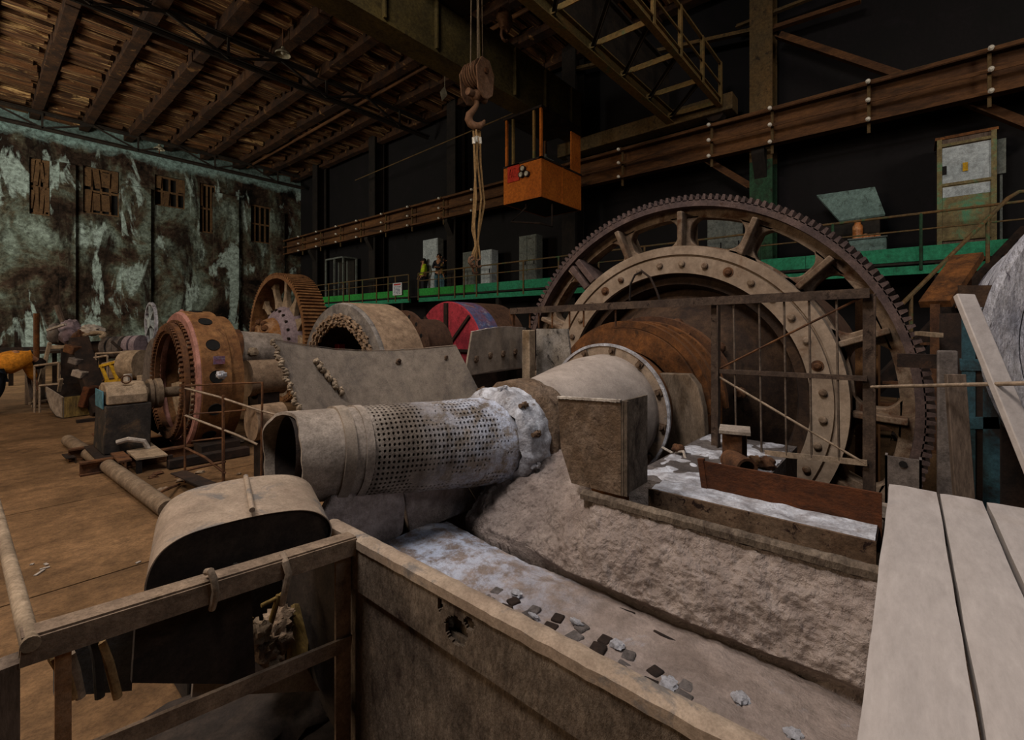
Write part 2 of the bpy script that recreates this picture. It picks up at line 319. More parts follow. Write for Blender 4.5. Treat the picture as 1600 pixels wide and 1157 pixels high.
def dup(root, delta, label=None, group=None):
    r = root.copy(); col.objects.link(r); r.location = root.location + V(delta)
    if label: r['label'] = label
    if group: r['group'] = group
    for ch in list(root.children):
        c = ch.copy(); col.objects.link(c); c.parent = r
        for g in list(ch.children):
            d = g.copy(); col.objects.link(d); d.parent = c
    return r
def lerp(a, b, t): return V(a) * (1 - t) + V(b) * t
FL = -EYE
mat('board_bluish', '#4a4c4e', '#5c5e60', '#35302c', sc=5, sc3=6, t3=(.55, .7), bump=.3)
mat('stained_plate', '#7d766e', '#9a938c', '#2e2a26', sc=5, sc3=6, t3=(.52, .6), bump=.3)
mat('fence_rust', '#3d3029', '#57473b', '#241810', sc=6, sc3=14, t3=(.56, .64), bump=.4)
mat('fence_rod', '#56493f', '#6d5f53', '#33271f', sc=10, bump=.2)
mat('slab_mud', '#9c8e89', '#b3a6a2', '#6a5f5c', sc=4, sc3=6, t3=(.58, .72), bump=.9, bsc=25, bdist=.03, grime=.4)
mat('gantry_dark', '#2a1d13', '#3a2a1b', '#150f0a', sc=1, sc3=1.4, t3=(.5, .7), st=(1, .4, 2), bump=.2)
mat('panel_dusty', '#6b5b4b', '#7f6e5d', '#43321f', sc=3, sc3=4, st=(1, 2, .6), t3=(.54, .7), bump=.3)
# SECTIONS BELOW
# ================================================================== SETTING
fb = MB(); seams = [-4.0, -1.8, .2, 2.2, 4.2, 6.2, 8.2, 10.2, 12.2, 14.2, 16.2, 18.2, 20.2, 24.2, 28.2, 31.2]
pit = (4.3, 9.0, -.75, 4.75)
for a, b in zip(seams, seams[1:]):
    a += .008; b -= .008
    if b < pit[2] or a > pit[3]: spans = [(-9, 14.6, a, b)]
    else:
        spans = [(-9, pit[0], a, b), (pit[1], 14.6, a, b)]
        if a < pit[2]: spans.append((pit[0], pit[1], a, pit[2]))
        if b > pit[3]: spans.append((pit[0], pit[1], pit[3], b))
    for x0, x1, y0, y1 in spans: fb.box((x0, y0, FL - .03), (x1, y1, FL))
x0, x1, y0, y1 = pit
fb.box((-9, -4, FL - .2), (x0, 31.2, FL - .03)); fb.box((x1, -4, FL - .2), (14.6, 31.2, FL - .03)); fb.box((x0, -4, FL - .2), (x1, y0, FL - .03)); fb.box((x0, y1, FL - .2), (x1, 31.2, FL - .03))
fb.box((x0 - .2, y0 - .2, FL - 1.7), (x1 + .2, y1 + .2, FL - 1.5))
fb.box((x0 - .2, y0 - .2, FL - 1.5), (x0, y1 + .2, FL - .2)); fb.box((x1, y0 - .2, FL - 1.5), (x1 + .2, y1 + .2, FL - .2))
fb.box((x0, y0 - .2, FL - 1.5), (x1, y0, FL - .2)); fb.box((x0, y1, FL - 1.5), (x1, y1 + .2, FL - .2))
floor = struct(fb.link('floor', 'floor_steel', loc=(0, 0, FL), smooth=False))
CZ = 10.0
ceil = struct(MB().box((-9, -2, CZ), (14.7, 31.2, CZ + .2)).link('ceiling', 'ceiling_wood', loc=(0, 0, CZ), smooth=False))
def rough_rib(x):
    rb = MB(); y = 0.
    while y < 31:
        L_ = random.uniform(1.2, 3.0); h = random.uniform(.30, .42); ww = random.uniform(.13, .17)
        rb.box((x - ww * 1.25, y, CZ - h), (x + ww * 1.25, min(y + L_, 31), CZ)); y += L_
    return rb
for k in range(-4, 8): struct(rough_rib(2.1 + 1.71 * k).link('rib', 'rib_wood', ceil, bevel=.02))
# sagging lath panels between the ribs
for k in range(-3, 7):
    pb = MB(); xa = 2.1 + 1.71 * k + .19; xb = xa + 1.33
    y = 3.
    while y < 30.6:
        wd = random.uniform(.18, .5)
        if random.random() < .78:
            dz = random.uniform(.02, .26); pb.box((xa + random.uniform(0, .15), y, CZ - dz - .05), (xb - random.uniform(0, .25), y + wd, CZ - dz * .2))
        y += wd + random.uniform(.03, .5)
    struct(pb.link('lath_boards', 'ceiling_wood', ceil, smooth=False))
# end wall with window openings
YW = 31.0
def hole_wall(x0, x1, z0, z1, y, th, holes):
    xs = sorted({x0, x1, *[h[0] for h in holes], *[h[1] for h in holes]}); zs = sorted({z0, z1, *[h[2] for h in holes], *[h[3] for h in holes]}); b = MB()
    for xa, xb in zip(xs, xs[1:]):
        for za, zb in zip(zs, zs[1:]):
            cx, cz = (xa + xb) / 2, (za + zb) / 2
            if any(h[0] < cx < h[1] and h[2] < cz < h[3] for h in holes): continue
            b.box((xa, y, za), (xb, y + th, zb))
    return b
def wrect(xa, ya, xb, yb):
    p = pt(xa, ya, Y=YW); q = pt(xb, yb, Y=YW); return (min(p.x, q.x), max(p.x, q.x), min(p.z, q.z), max(p.z, q.z))
wins = [wrect(46, 245, 78, 338), wrect(130, 258, 187, 340), wrect(242, 272, 290, 328), wrect(312, 285, 338, 366), wrect(392, 318, 424, 382)]
wl = struct(hole_wall(-9, 14.8, FL, CZ + .2, YW, .5, wins).link('wall_left', 'peeling_plaster', loc=(0, YW, FL), smooth=False))
for k, (px, wpx) in enumerate(((105, 26), (212, 46), (352, 40), (432, 22))):
    p = pt(px - wpx / 2, 400, Y=YW); q = pt(px + wpx / 2, 400, Y=YW)
    struct(MB().box((p.x, YW - .22, FL), (q.x, YW + .02, 7.9 - .5 * (k % 2))).link('pilaster', 'peeling_plaster', wl, bevel=.03))
struct(MB().box((-9, YW - .16, FL + .55), (14.5, YW + .02, FL + .8)).link('trim_1', 'rust_dark', loc=(0, YW, FL), smooth=False))
for i, (xa, xb, za, zb) in enumerate(wins):
    m = MB(); m.box((xa, YW + .36, za), (xb, YW + .42, zb))
    wd = struct(m.link('window_%d' % (i + 1), 'black', smooth=False))
    f = MB(); nx = 4
    for j in range(nx + 1):
        x = xa + (xb - xa) * j / nx; f.box((x - .04, YW + .18, za), (x + .04, YW + .26, zb))
    for z in (za + .05, (za + zb) / 2, zb - .05): f.box((xa, YW + .17, z - .05), (xb, YW + .27, z + .05))
    struct(f.link('window_frame', 'wood_board', wd, smooth=False))
    b = MB()
    for j in range(nx):
        for r in range(2):
            if random.random() < (.72 if i in (1, 0) else .35):
                x = xa + (xb - xa) * (j + .5) / nx; z = za + (zb - za) * (.27 + .5 * r); ww = (xb - xa) / nx * random.uniform(.6, .95)
                b.rbox((x, YW + .12, z), (ww, .03, (zb - za) * random.uniform(.3, .5)), Matrix.Rotation(random.uniform(-.12, .12), 3, 'Y'))
    if b.v: struct(b.link('window_boards', 'wood_board', wd, smooth=False))
# back wall
BXW = 14.6
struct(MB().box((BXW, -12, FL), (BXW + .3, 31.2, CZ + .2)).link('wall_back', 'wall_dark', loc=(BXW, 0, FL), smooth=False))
# ------------------------------------------------------------------ columns along the back wall
CY = [-3.2, 3.0, 9.1, 15.2, 21.3, 27.4]
clab = ['rusty steel column at the far right end of the back wall', 'green painted steel column rising behind the huge toothed gear ring',
        'dark steel column behind the orange crane cab', 'dark steel column behind the two people on the walkway',
        'dark steel column beside the left end of the green walkway', 'dark steel column closest to the peeling end wall']
for y, lb in zip(CY, clab):
    green = abs(y - 3) < .1
    t = thing('steel_column', lb, 'column', (14.05, y, FL))
    zs = 4.45 if green else FL + .04
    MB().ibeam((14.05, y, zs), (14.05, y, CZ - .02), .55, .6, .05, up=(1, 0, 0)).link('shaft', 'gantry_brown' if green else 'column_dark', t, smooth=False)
    if green: MB().ibeam((14.05, y, FL + .04), (14.05, y, zs), .55, .6, .05, up=(1, 0, 0)).link('painted_shaft', 'column_green', t, smooth=False)
    MB().box((13.7, y - .4, FL), (14.4, y + .4, FL + .04)).link('base_plate', 'rust_dark', t)
    MB().prism([(13.8, y - .15, 4.7), (13.4, y - .15, 4.7), (13.4, y - .15, 4.55), (13.8, y - .15, 3.9)], (0, .3, 0)).link('bracket', 'column_dark', t, smooth=False)
# ------------------------------------------------------------------ crane runway
GX = 13.65
t = thing('crane_runway_beam', 'long rusty crane runway beam along the dark back wall', 'beam', (GX, 12, 4.8))
MB().ibeam((GX, -8, 5.2), (GX, 30.9, 5.2), .36, .86, .05).link('web_beam', 'gantry_rust', t, smooth=False)
MB().box((GX - .05, -8, 5.63), (GX + .05, 30.9, 5.74)).link('crane_rail', 'gantry_brown', t, smooth=False)
ins_y = [pt(px, 350, X=13.3).y for px in (470, 498, 529, 561, 600, 641, 690, 741)] + [pt(px, 200, X=13.3).y for px in (970, 1110, 1205, 1357, 1547)]
bars = [(5.55, 'topmost conductor bar with white insulators along the crane runway'), (5.13, 'middle conductor bar with white insulators along the crane runway'), (4.70, 'lowest conductor bar with white insulators below the crane runway')]
for z, lb in bars:
    t = thing('conductor_bar', lb, 'conductor bar', (13.3, 12, z), 'conductor bars along the crane runway')
    MB().angle((13.3, -8, z), (13.3, 30.6, z), .07, .02).link('bar', 'gantry_rust', t, smooth=False)
    for y in ins_y:
        MB().lathe((13.2, y, z - .02), (-1, 0, 0), [(0, 0), (0, .03), (.03, .045), (.05, .03), (.08, .048), (.11, .03), (.12, 0)], 12).link('insulator', 'insulator', t)
for y in ins_y:
    o = MB().bar((13.42, y, 4.45), (13.42, y, 5.62), .06, .05, (1, 0, 0)).bar((13.25, y, 5.6), (13.47, y, 5.6), .05, .05).link('insulator_bracket', 'gantry_brown', smooth=False)
    tag(o, 'rusty bracket holding the white insulators of the crane conductor bars', 'bracket', 'conductor bar brackets')
# diagonal and upper bracing on the back wall
def brace(name, a, b, X, w_, m, lab):
    p = pt(*a, X=X); q = pt(*b, X=X); tag(MB().angle(p, q, w_, .03, up=(1, 0, 0)).link(name, m, smooth=False), lab, 'brace')
brace('diagonal_brace', (1216, 52), (1412, 117), 13.9, .2, 'gantry_rust', 'rusty diagonal brace sloping down to the runway beam at upper right')
brace('diagonal_brace', (1505, 152), (1640, 205), 14.1, .22, 'gantry_rust', 'rusty diagonal brace under the runway beam at the right edge')
brace('wall_tie', (1195, 46), (1345, -4), 13.9, .18, 'gantry_rust', 'rusty horizontal tie at the top right above the diagonal brace')
brace('wall_tie', (1150, 40), (1330, -30), 13.9, .12, 'gantry_brown', 'thin upper wall tie parallel to the rusty tie at the top right')
brace('diagonal_brace', (1105, 250), (1172, 290), 13.8, .16, 'gantry_rust', 'short rusty brace left of the green column under the conductor bars')
brace('wall_tie', (880, 110), (1190, 42), 13.9, .16, 'gantry_brown', 'brown wall tie crossing behind the crane walkway')
# pipes under the roof
tag(MB().tube((11.1, 6, 9.7), (11.1, 30.5, 9.7), .07).link('roof_pipe', 'gantry_rust'), 'long brown pipe running under the roof in the middle of the hall', 'pipe')
tag(MB().tube(pt(555, 282, X=13.1), pt(830, 165, X=13.1), .025).link('roof_cable', 'gantry_brown'), 'thin brown cable sloping above the runway left of the cab', 'cable')
# ------------------------------------------------------------------ roof trusses
def truss(y, lab):
    t = thing('roof_truss', lab, 'truss', (3, y, 9.0), 'roof trusses across the hall')
    xs = [-8 + 1.71 * 2 * i / 1.0 for i in range(7)]; zb, zt = 8.95, 9.62
    MB().angle((-8.5, y, zb), (14.2, y, zb), .13, .03).angle((-8.5, y + .06, zb), (14.2, y + .06, zb), .13, .03).link('bottom_chord', 'truss_dark', t, smooth=False)
    MB().angle((-8.5, y, zt), (14.2, y, zt), .13, .03).link('top_chord', 'truss_dark', t, smooth=False)
    for i, x in enumerate(xs):
        MB().bar((x, y, zb), (x, y, zt), .07, .07, (1, 0, 0)).link('post', 'truss_dark', t, smooth=False)
        if i < 6:
            xm = x + 1.71
            MB().bar((x, y, zb), (xm, y, zt), .07, .07, (0, 1, 0)).link('diagonal', 'truss_dark', t, smooth=False)
            MB().bar((xm, y, zt), (xs[i + 1], y, zb), .07, .07, (0, 1, 0)).link('diagonal', 'truss_dark', t, smooth=False)
truss(29.6, 'dark lattice roof truss just in front of the peeling end wall')
truss(17.2, 'dark lattice roof truss in the middle of the hall by the bell lamp')
def bell_lamp(p, lab, top):
    t = thing('bell_lamp', lab, 'lamp', p)
    MB().lathe(p, (0, 0, 1), [(-.0, .24), (.05, .235), (.12, .16), (.2, .06), (.26, .05)], 24).lathe(p, (0, 0, 1), [(.004, .23), (.05, .222), (.12, .15), (.2, .05)], 24).link('shade', 'lamp_shade', t)
    MB().tube(V(p) + V((0, 0, .24)), (p[0], p[1], top), .02).link('stem', 'rust', t)
    MB().blob(V(p) + V((0, 0, .08)), .07, 0, 1, 0, 8).link('bulb', 'lens', t)
bell_lamp(tuple(pt(442, 86, Y=15.8)), 'pale bell shaped lamp hanging high among the roof trusses', 9.99)
bell_lamp(tuple(pt(249, 234, Y=29.5)), 'small pale bell lamp hanging near the end wall', 9.0)
sp = pt(696, 145, Y=12.5)
tag(MB().prism([sp + V((-.15, 0, -.35)), sp + V((-.16, .1, .0)), sp + V((.1, .15, .32)), sp + V((.14, .05, 0))], (.01, .02, .01)).tube(sp + V((.1, .15, .3)), (sp.x + .1, sp.y + .15, 9.98), .008).link('hanging_sheet', 'lamp_shade', smooth=False), 'torn pale sheet dangling from the roof left of the hoist hook', 'sheet')
# ------------------------------------------------------------------ overhead crane
t = thing('overhead_crane', 'overhead travelling crane with dull olive girders spanning the hall', 'crane', (9, 6.5, 5.74))
gb = MB().box((-8, 8.3, 6.4), (13.3, 8.36, 7.7)).box((-8, 8.26, 6.33), (13.3, 8.9, 6.4)).box((-8, 8.26, 7.7), (13.3, 8.9, 7.76)).box((-8, 8.82, 6.4), (13.3, 8.88, 7.7))
for k in range(15): gb.box((-7 + k * 1.4, 8.2, 6.4), (-6.96 + k * 1.4, 8.3, 7.7))
gb.link('girder', 'girder', t, smooth=False)
MB().box((-8, 5.3, 6.3), (13.3, 5.36, 7.5)).box((-8, 5.2, 7.5), (13.3, 5.5, 7.56)).link('girder', 'truss_dark', t, smooth=False)
MB().box((13.35, 3.6, 5.9), (13.9, 9.3, 6.35)).link('end_truck', 'gantry_brown', t, bevel=.02)
for y in (4.1, 8.8): MB().lathe((13.5, y, 5.98), (1, 0, 0), [(0, 0), (0, .24), (.3, .24), (.3, 0)], 20).link('wheel', 'rust_dark', t)
MB().ibeam((-3, 5.3, 6.12), (13.4, 5.3, 6.12), .22, .34, .03).link('platform_beam', 'truss_paint', t, smooth=False)
MB().ibeam((-3, 3.9, 6.08), (13.3, 3.9, 6.08), .14, .2, .025).link('platform_beam', 'truss_paint', t, smooth=False)
xs = [13.2 - 1.45 * i for i in range(9)]
for x in xs:
    MB().angle((x, 3.9, 6.08), (x, 5.3, 6.1), .12, .025).link('cross_member', 'truss_paint', t, smooth=False)
    MB().angle((x, 3.88, 6.0), (x, 3.88, 7.15), .1, .02, up=(1, 0, 0)).link('handrail_post', 'truss_paint', t, smooth=False)
for a, b in zip(xs, xs[1:]): MB().angle((a, 5.25, 6.05), (b, 3.95, 6.05), .07, .02).link('diagonal_tie', 'truss_dark', t, smooth=False)
MB().bar((xs[-1], 3.88, 7.15), (13.2, 3.88, 7.15), .07, .05).bar((xs[-1], 3.88, 6.6), (13.2, 3.88, 6.6), .04, .04).link('handrail', 'truss_paint', t, smooth=False)
MB().box((5.9, 5.0, 7.56), (7.9, 8.9, 8.1)).box((6.3, 5.6, 8.1), (7.5, 8.2, 8.7)).link('trolley', 'truss_dark', t, bevel=.03)
# cab
c0 = pt(846, 247, d=13.64 * .97); CXa, CYa = c0.x, c0.y
CXb = pt(908, 277, Y=CYa).x; CYb = pt(787, 260, X=CXa).y
zt_, zb_ = c0.z, pt(846, 307, d=13.64 * .97).z; zr = 6.33
t = thing('crane_cab', 'orange operator cab hanging under the crane girder', 'cab', ((CXa + CXb) / 2, (CYa + CYb) / 2, zb_))
MB().box((CXa, CYa, zb_), (CXa + .04, CYb, zt_)).link('side_panel', 'cab_orange', t, smooth=False)
MB().box((CXb - .04, CYa, zb_), (CXb, CYb, zt_)).link('side_panel', 'cab_orange', t, smooth=False)
MB().box((CXa + .04, CYa, zb_), (CXb - .04, CYa + .04, zt_)).bar((CXa + (CXb - CXa) * .5, CYa - .01, zb_), (CXa + (CXb - CXa) * .5, CYa - .01, zt_), .05, .02, (0, 1, 0)).link('front_panel', 'cab_orange', t, smooth=False)
MB().box((CXa + .04, CYb - .04, zb_), (CXb - .04, CYb, zt_)).link('rear_panel', 'cab_orange', t, smooth=False)
MB().box((CXa + .04, CYa + .04, zb_), (CXb - .04, CYb - .04, zb_ + .06)).link('cab_floor', 'black', t, smooth=False)
MB().box((CXa - .03, CYa - .03, zt_), (CXa + .07, CYb, zt_ + .05)).box((CXa - .03, CYa - .03, zt_), (CXb, CYa + .07, zt_ + .05)).link('sill', 'rust_dark', t, smooth=False)
for x, y, m in ((CXa + .05, CYa + .05, 'cab_orange'), (CXa + .05, CYb - .08, 'cab_orange'), (CXb - .06, CYb - .06, 'rust'), (CXa + .05, CYa + .3, 'truss_paint'), (CXa + .1, CYb - .3, 'truss_paint')):
    MB().bar((x, y, zt_), (x, y, zr + .01), .07, .07, (1, 0, 0)).link('corner_post', m, t, smooth=False)
MB().box((CXb - .55, CYa + .01, zt_), (CXb - .02, CYa + .05, zr - .25)).link('upper_panel', 'cab_orange', t, smooth=False)
MB().box((CXa - .02, CYa - .02, zr - .06), (CXb, CYb, zr + .005)).link('cab_roof', 'rust_dark', t, smooth=False)
MB().box((CXa + .9, CYa + .5, zt_ - .5), (CXa + 1.3, CYa + 1.0, zt_ + .4)).tube((CXa + .6, CYa + .3, zt_ - .2), (CXa + .6, CYa + .3, zt_ + .35), .03).tube((CXa + .75, CYa + .35, zt_ - .2), (CXa + .75, CYa + .35, zt_ + .3), .03).link('controller', 'cabinet_grey', t)
p, q = pt(794, 260, X=CXa), pt(812, 282, X=CXa)
sg = MB().box((CXa - .03, q.y, q.z), (CXa, p.y, p.z)).link('sign_plate', 'cab_sign_red', t, smooth=False)
yy = p.y - .06; zz = (p.z + q.z) / 2; hh = .13
lt = MB()
for a, b in (((0, -1), (.5, 1)), ((.5, 1), (1, -1)), ((.22, -.2), (.78, -.2)), ((2.3, .9), (1.4, .9)), ((1.4, .9), (1.4, -.9)), ((1.4, -.9), (2.3, -.9))):
    lt.bar((CXa - .032, yy - a[0] * .11, zz + a[1] * hh), (CXa - .032, yy - b[0] * .11, zz + b[1] * hh), .006, .025, (1, 0, 0))
lt.link('sign_lettering', 'cab_sign_mark', sg, smooth=False)
for px, py in ((819, 264.5), (816.5, 274), (825, 272.5)):
    p = pt(px, py, X=CXa)
    h = MB().lathe(p, (-1, 0, 0), [(-.01, 0), (0, .085), (.1, .095), (.1, .08), (.07, .07)], 16).link('headlamp', 'rust_dark', t)
    MB().lathe(p + V((-.09, 0, 0)), (-1, 0, 0), [(0, .075), (.02, .06), (.03, 0)], 16).link('lens', 'lens', h)
tb = MB().path([(CXa + .3, CYa + .8, zb_ - .02), (CXa + .3, CYa + .8, zb_ - .12), (CXa + .2, CYa + 1.3, zb_ - .5), (CXa + .2, CYa + .2, zb_ - .7), (CXa + .8, CYa + .2, zb_ - .7), (CXa + .8, CYa + .2, zb_ - .02)], .03, 6)
tb.link('under_frame', 'rust_dark', t)
# hook block
HY = 6.8; hx = pt(745, 150, Y=HY).x
hz = lambda y: pt(745, y, Y=HY).z
t = thing('hook_block', 'rusty hoist hook block hanging on ropes from the crane', 'hook block', (hx, HY, hz(205)))
for s_ in (-1, 1):
    poly = [(hx - .12, HY, hz(98)), (hx + .12, HY, hz(98)), (hx + .27, HY, hz(118)), (hx + .22, HY, hz(150)), (hx + .06, HY, hz(160)), (hx - .06, HY, hz(160)), (hx - .22, HY, hz(150)), (hx - .27, HY, hz(118))]
    rz = [V(p) + V((0, s_ * .22, 0)) for p in poly]
    MB().prism(rz, (0, .035 * s_, 0)).link('cheek_plate', 'hook_steel', t, bevel=.015)
for k in (-1, 0, 1):
    MB().lathe((hx, HY + k * .13 - .05, hz(118)), (0, 1, 0), [(0, .05), (0, .27), (.02, .27), (.035, .23), (.065, .23), (.08, .27), (.1, .27), (.1, .05)], 28).link('sheave', 'hook_steel', t)
MB().tube((hx, HY - .3, hz(118)), (hx, HY + .3, hz(118)), .06).link('axle_pin', 'rust', t)
MB().tube((hx - .26, HY, hz(150)), (hx + .26, HY, hz(150)), .075).blob((hx, HY, hz(150)), (.14, .14, .12), 0, 1, 0, 8).link('crosshead', 'hook_steel', t)
hp = [(hx, HY, hz(150)), (hx, HY, hz(163))]
cz = hz(185); rr = .17
hp += [(hx - .02, HY + .02, hz(168))]
hp += [(hx + R_.x * rr * math.sin(a), HY + R_.y * rr * math.sin(a), cz + rr * math.cos(a)) for a in [-.55, -1.1, -1.7, -2.3, -2.9, -3.5, -4.1, -4.5]]
MB().path(hp, [.06, .055, .055, .065, .08, .085, .085, .085, .075, .05, .02], 12).link('hook', 'hook_steel', t)
for k, (dx, dy) in enumerate(((-.24, -.12), (-.03, -.1), (.03, .02), (.13, .1), (.26, .14))):
    MB().tube((hx + dx, HY + dy * .5, hz(118)), (hx + dx * 1.1, HY + dy, 7.7), .012, n=6).link('hoist_rope', 'steel_wire', t)
ax = pt(789, 50, Y=7.6)
t = thing('auxiliary_hook', 'small rusty auxiliary hook beside the hoist ropes', 'hook', ax)
MB().blob(ax + V((0, 0, .3)), (.22, .15, .28), .25, 2, 3, 10).link('block', 'hook_steel', t)
MB().path([ax + V((0, 0, .1))] + [ax + V((.12 * math.sin(a), .02, -.08 + .13 * math.cos(a))) for a in (-.3, -1, -1.8, -2.6, -3.4, -4.1)], .035, 8).link('hook', 'hook_steel', t)
MB().tube(ax + V((0, 0, .5)), (ax.x, ax.y, 7.7), .012).link('hoist_rope', 'steel_wire', t)
# slings
sl = [((740, 205), [(742, 260), (744, 310), (741, 350), (743, 385), (738, 398)]), ((744, 203), [(746, 250), (752, 310), (748, 355), (747, 380), (750, 402)]),
      ((750, 205), [(751, 255), (754, 290), (757, 318), (749, 362), (741, 402)]), ((748, 203), [(743, 270), (740, 330), (738, 360), (746, 392), (744, 412)])]
sll = ['chain sling hanging straight at the left of the hook', 'rope sling twisting between the others under the hook', 'rope sling bulging out at the right under the hook', 'rope sling crossing behind to the left, its hook lowest of all']
for k, (a, mid) in enumerate(sl):
    yv = HY - .06 + .04 * k; P = [pt(*a, Y=yv)] + [pt(*q, Y=yv) for q in mid]
    t = thing('lifting_sling', sll[k], 'sling', P[-1], 'slings hanging from the crane hook')
    MB().path(P, .022, 6).link('rope', 'rope', t); MB().tube(pt(a[0], a[1] + 10, Y=yv), pt(a[0] + .5, a[1] + 20, Y=yv), .035).link('clamp', 'insulator', t)
    e = P[-1]; MB().path([e, e + V((0, 0, -.05))] + [e + V((.07 * math.sin(q), .03, -.13 + .08 * math.cos(q))) for q in (-.4, -1.2, -2, -2.8, -3.6, -4.2)], .025, 6).link('end_hook', 'hook_steel', t)
# ================================================================== GREEN WALKWAY along the back wall
WX = 13.2; DZ = 1.42
t = thing('elevated_walkway', 'long raised walkway with green kick plates and pipe railing along the back wall', 'walkway', (WX, 10, 1.1))
GAP = (pt(655, 450, X=WX).y, pt(640, 450, X=WX).y)      # stair opening
for y0, y1, m, mb in ((-6.5, 1.9, 'green_teal', 'green_teal'), (1.9, 13.2, 'green_teal', 'green_teal'), (13.2, GAP[0], 'green_bright', 'green_teal'), (GAP[1], 26.5, 'green_bright', 'green_teal')):
    MB().box((WX - .02, y0, DZ), (WX, y1 - .01, DZ + .31)).link('kick_plate', m, t, smooth=False)
    MB().box((WX - .04, y0, DZ - .28), (WX + .08, y1 - .01, DZ - .1)).link('edge_beam', mb, t, smooth=False)
MB().box((WX, -6.5, DZ - .06), (14.5, 26.5, DZ)).link('deck', 'deck_dark', t, smooth=False)
py_ = []
y = -6.4
while y < 26.5: py_.append(y); y += 1.55
for px in (512, 547, 568, 587, 608, 640, 655, 682, 712, 746, 779): py_.append(pt(px, 440, X=WX).y)
py_ = [y for y in py_ if y < 12.8 or y > 12.9]
used = []
for y in sorted(py_):
    if used and y - used[-1] < .5: continue
    used.append(y); MB().tube((WX - .05, y, DZ - .2), (WX - .05, y, DZ + 1.0), .03, n=8).link('railing_post', 'rail_rust' if y > 3.5 else 'column_green', t)
for a, b in ((-6.4, GAP[0]), (GAP[1], 26.4)):
    for z in (1.0, .66): MB().tube((WX - .05, a, DZ + z), (WX - .05, b, DZ + z), .028 if z == 1 else .018, n=8).link('handrail', 'rail_rust', t)
for y in (-5, -.5, 6, 12, 18, 24):
    MB().bar((WX + .1, y, FL), (WX + .1, y, DZ - .06), .16, .16, (1, 0, 0)).link('support_post', 'column_dark', t, smooth=False)
# notice on the railing
p, q = pt(614, 443, X=WX - .09), pt(628, 461, X=WX - .09)
t = thing('notice_board', 'white notice sheet with red heading tied to the green walkway railing', 'sign', (WX - .09, (p.y + q.y) / 2, q.z))
MB().box((WX - .1, q.y, q.z), (WX - .08, p.y, p.z)).link('sheet', 'paper', t, smooth=False)
dy = q.y - p.y
MB().box((WX - .104, p.y + dy * .12, q.z + (p.z - q.z) * .8), (WX - .1, p.y + dy * .88, q.z + (p.z - q.z) * .93)).link('heading', 'print_red', t, smooth=False)
lb = MB()
for k in range(6):
    z = q.z + (p.z - q.z) * (.1 + .11 * k)
    for j in range(4): lb.box((WX - .104, p.y + dy * (.1 + .2 * j), z), (WX - .1, p.y + dy * (.1 + .2 * j + random.uniform(.1, .17)), z + (p.z - q.z) * .055))
lb.link('printed_lines', 'print_blue', t, smooth=False)
# equipment on the walkway
def cabinet(lab, a, b, X, depth, m, name='control_cabinet', z0=None, doors=1):
    p, q = pt(*a, X=X), pt(*b, X=X); ya, yb = min(p.y, q.y), max(p.y, q.y); zb = DZ if z0 is None else z0
    t = thing(name, lab, 'cabinet', (X + depth / 2, (ya + yb) / 2, zb))
    MB().box((X, ya, zb), (X + depth, yb, p.z)).link('body', m, t, bevel=.01)
    for k in range(doors):
        y0 = ya + (yb - ya) * k / doors + .03; y1 = ya + (yb - ya) * (k + 1) / doors - .03
        d = MB().box((X - .025, y0, zb + .06), (X, y1, p.z - .06)).link('door', m, t, bevel=.006)
        MB().box((X - .05, y0 + .04, (zb + p.z) / 2 - .08), (X - .025, y0 + .07, (zb + p.z) / 2 + .08)).link('handle', 'black', d)
    return t
cabinet('pale grey cabinet with dark slots behind the dangling sling hooks', (723, 395), (742, 440), 13.75, .4, 'cabinet_grey')
cabinet('white tall cabinet right of the dangling sling hooks', (751, 392), (768, 440), 13.75, .4, 'cabinet_white')
cabinet('grey cabinet standing on the walkway under the orange cab', (811, 370), (838, 405), 13.8, .4, 'cabinet_grey', doors=2)
cabinet('grey green switch cabinet seen through the gear ring spokes', (1105, 338), (1160, 395), 13.8, .35, 'cabinet_grey', doors=2)
cabinet('pale blue grey cabinet behind the two people', (661, 376), (684, 440), 14.0, .35, 'cabinet_white')
# open booth frame at the left end
p, q = pt(512, 408, X=13.6), pt(539, 462, X=13.6)
t = thing('booth_frame', 'open glazed booth frame at the left end of the green walkway', 'booth', (13.7, (p.y + q.y) / 2, DZ))
for y in (p.y, (p.y + q.y) / 2, q.y):
    for x in (13.5, 14.3): MB().bar((x, y, DZ), (x, y, p.z), .08, .08, (1, 0, 0)).link('frame_post', 'cabinet_grey', t, smooth=False)
MB().box((13.45, q.y, p.z), (14.35, p.y, p.z + .08)).link('roof', 'cabinet_grey', t, smooth=False)
MB().box((14.3, q.y, DZ), (14.33, p.y, p.z)).link('back_panel', 'deck_dark', t, smooth=False)
# tall glazed control booth at right
X0 = 13.7; p, q = pt(1465, 219, X=X0), pt(1556, 372, X=X0)
ztop = pt(1510, 212, X=X0).z
t = thing('control_booth', 'tall switchgear booth with pale panels standing on the walkway at right', 'booth', (X0 + .3, (p.y + q.y) / 2, DZ))
MB().box((X0, q.y, DZ), (X0 + .7, p.y, ztop)).link('body', 'wood_brown', t, smooth=False)
MB().box((X0 - .03, q.y - .04, ztop), (X0 + .75, p.y + .04, ztop + .06)).link('top_board', 'rust_orange', t, smooth=False)
f = MB()
for y in (q.y + .03, p.y - .03): f.box((X0 - .05, y - .04, DZ), (X0 - .003, y + .04, ztop))
for yy in (222, 285, 372):
    z = pt(1510, yy, X=X0).z; f.box((X0 - .045, q.y + .07, z - .03), (X0 - .003, p.y - .07, z + .03))
f.link('frame', 'booth_panel', t, smooth=False)
za, zb2, zc = pt(1510, 226, X=X0).z, pt(1510, 283, X=X0).z, pt(1510, 370, X=X0).z
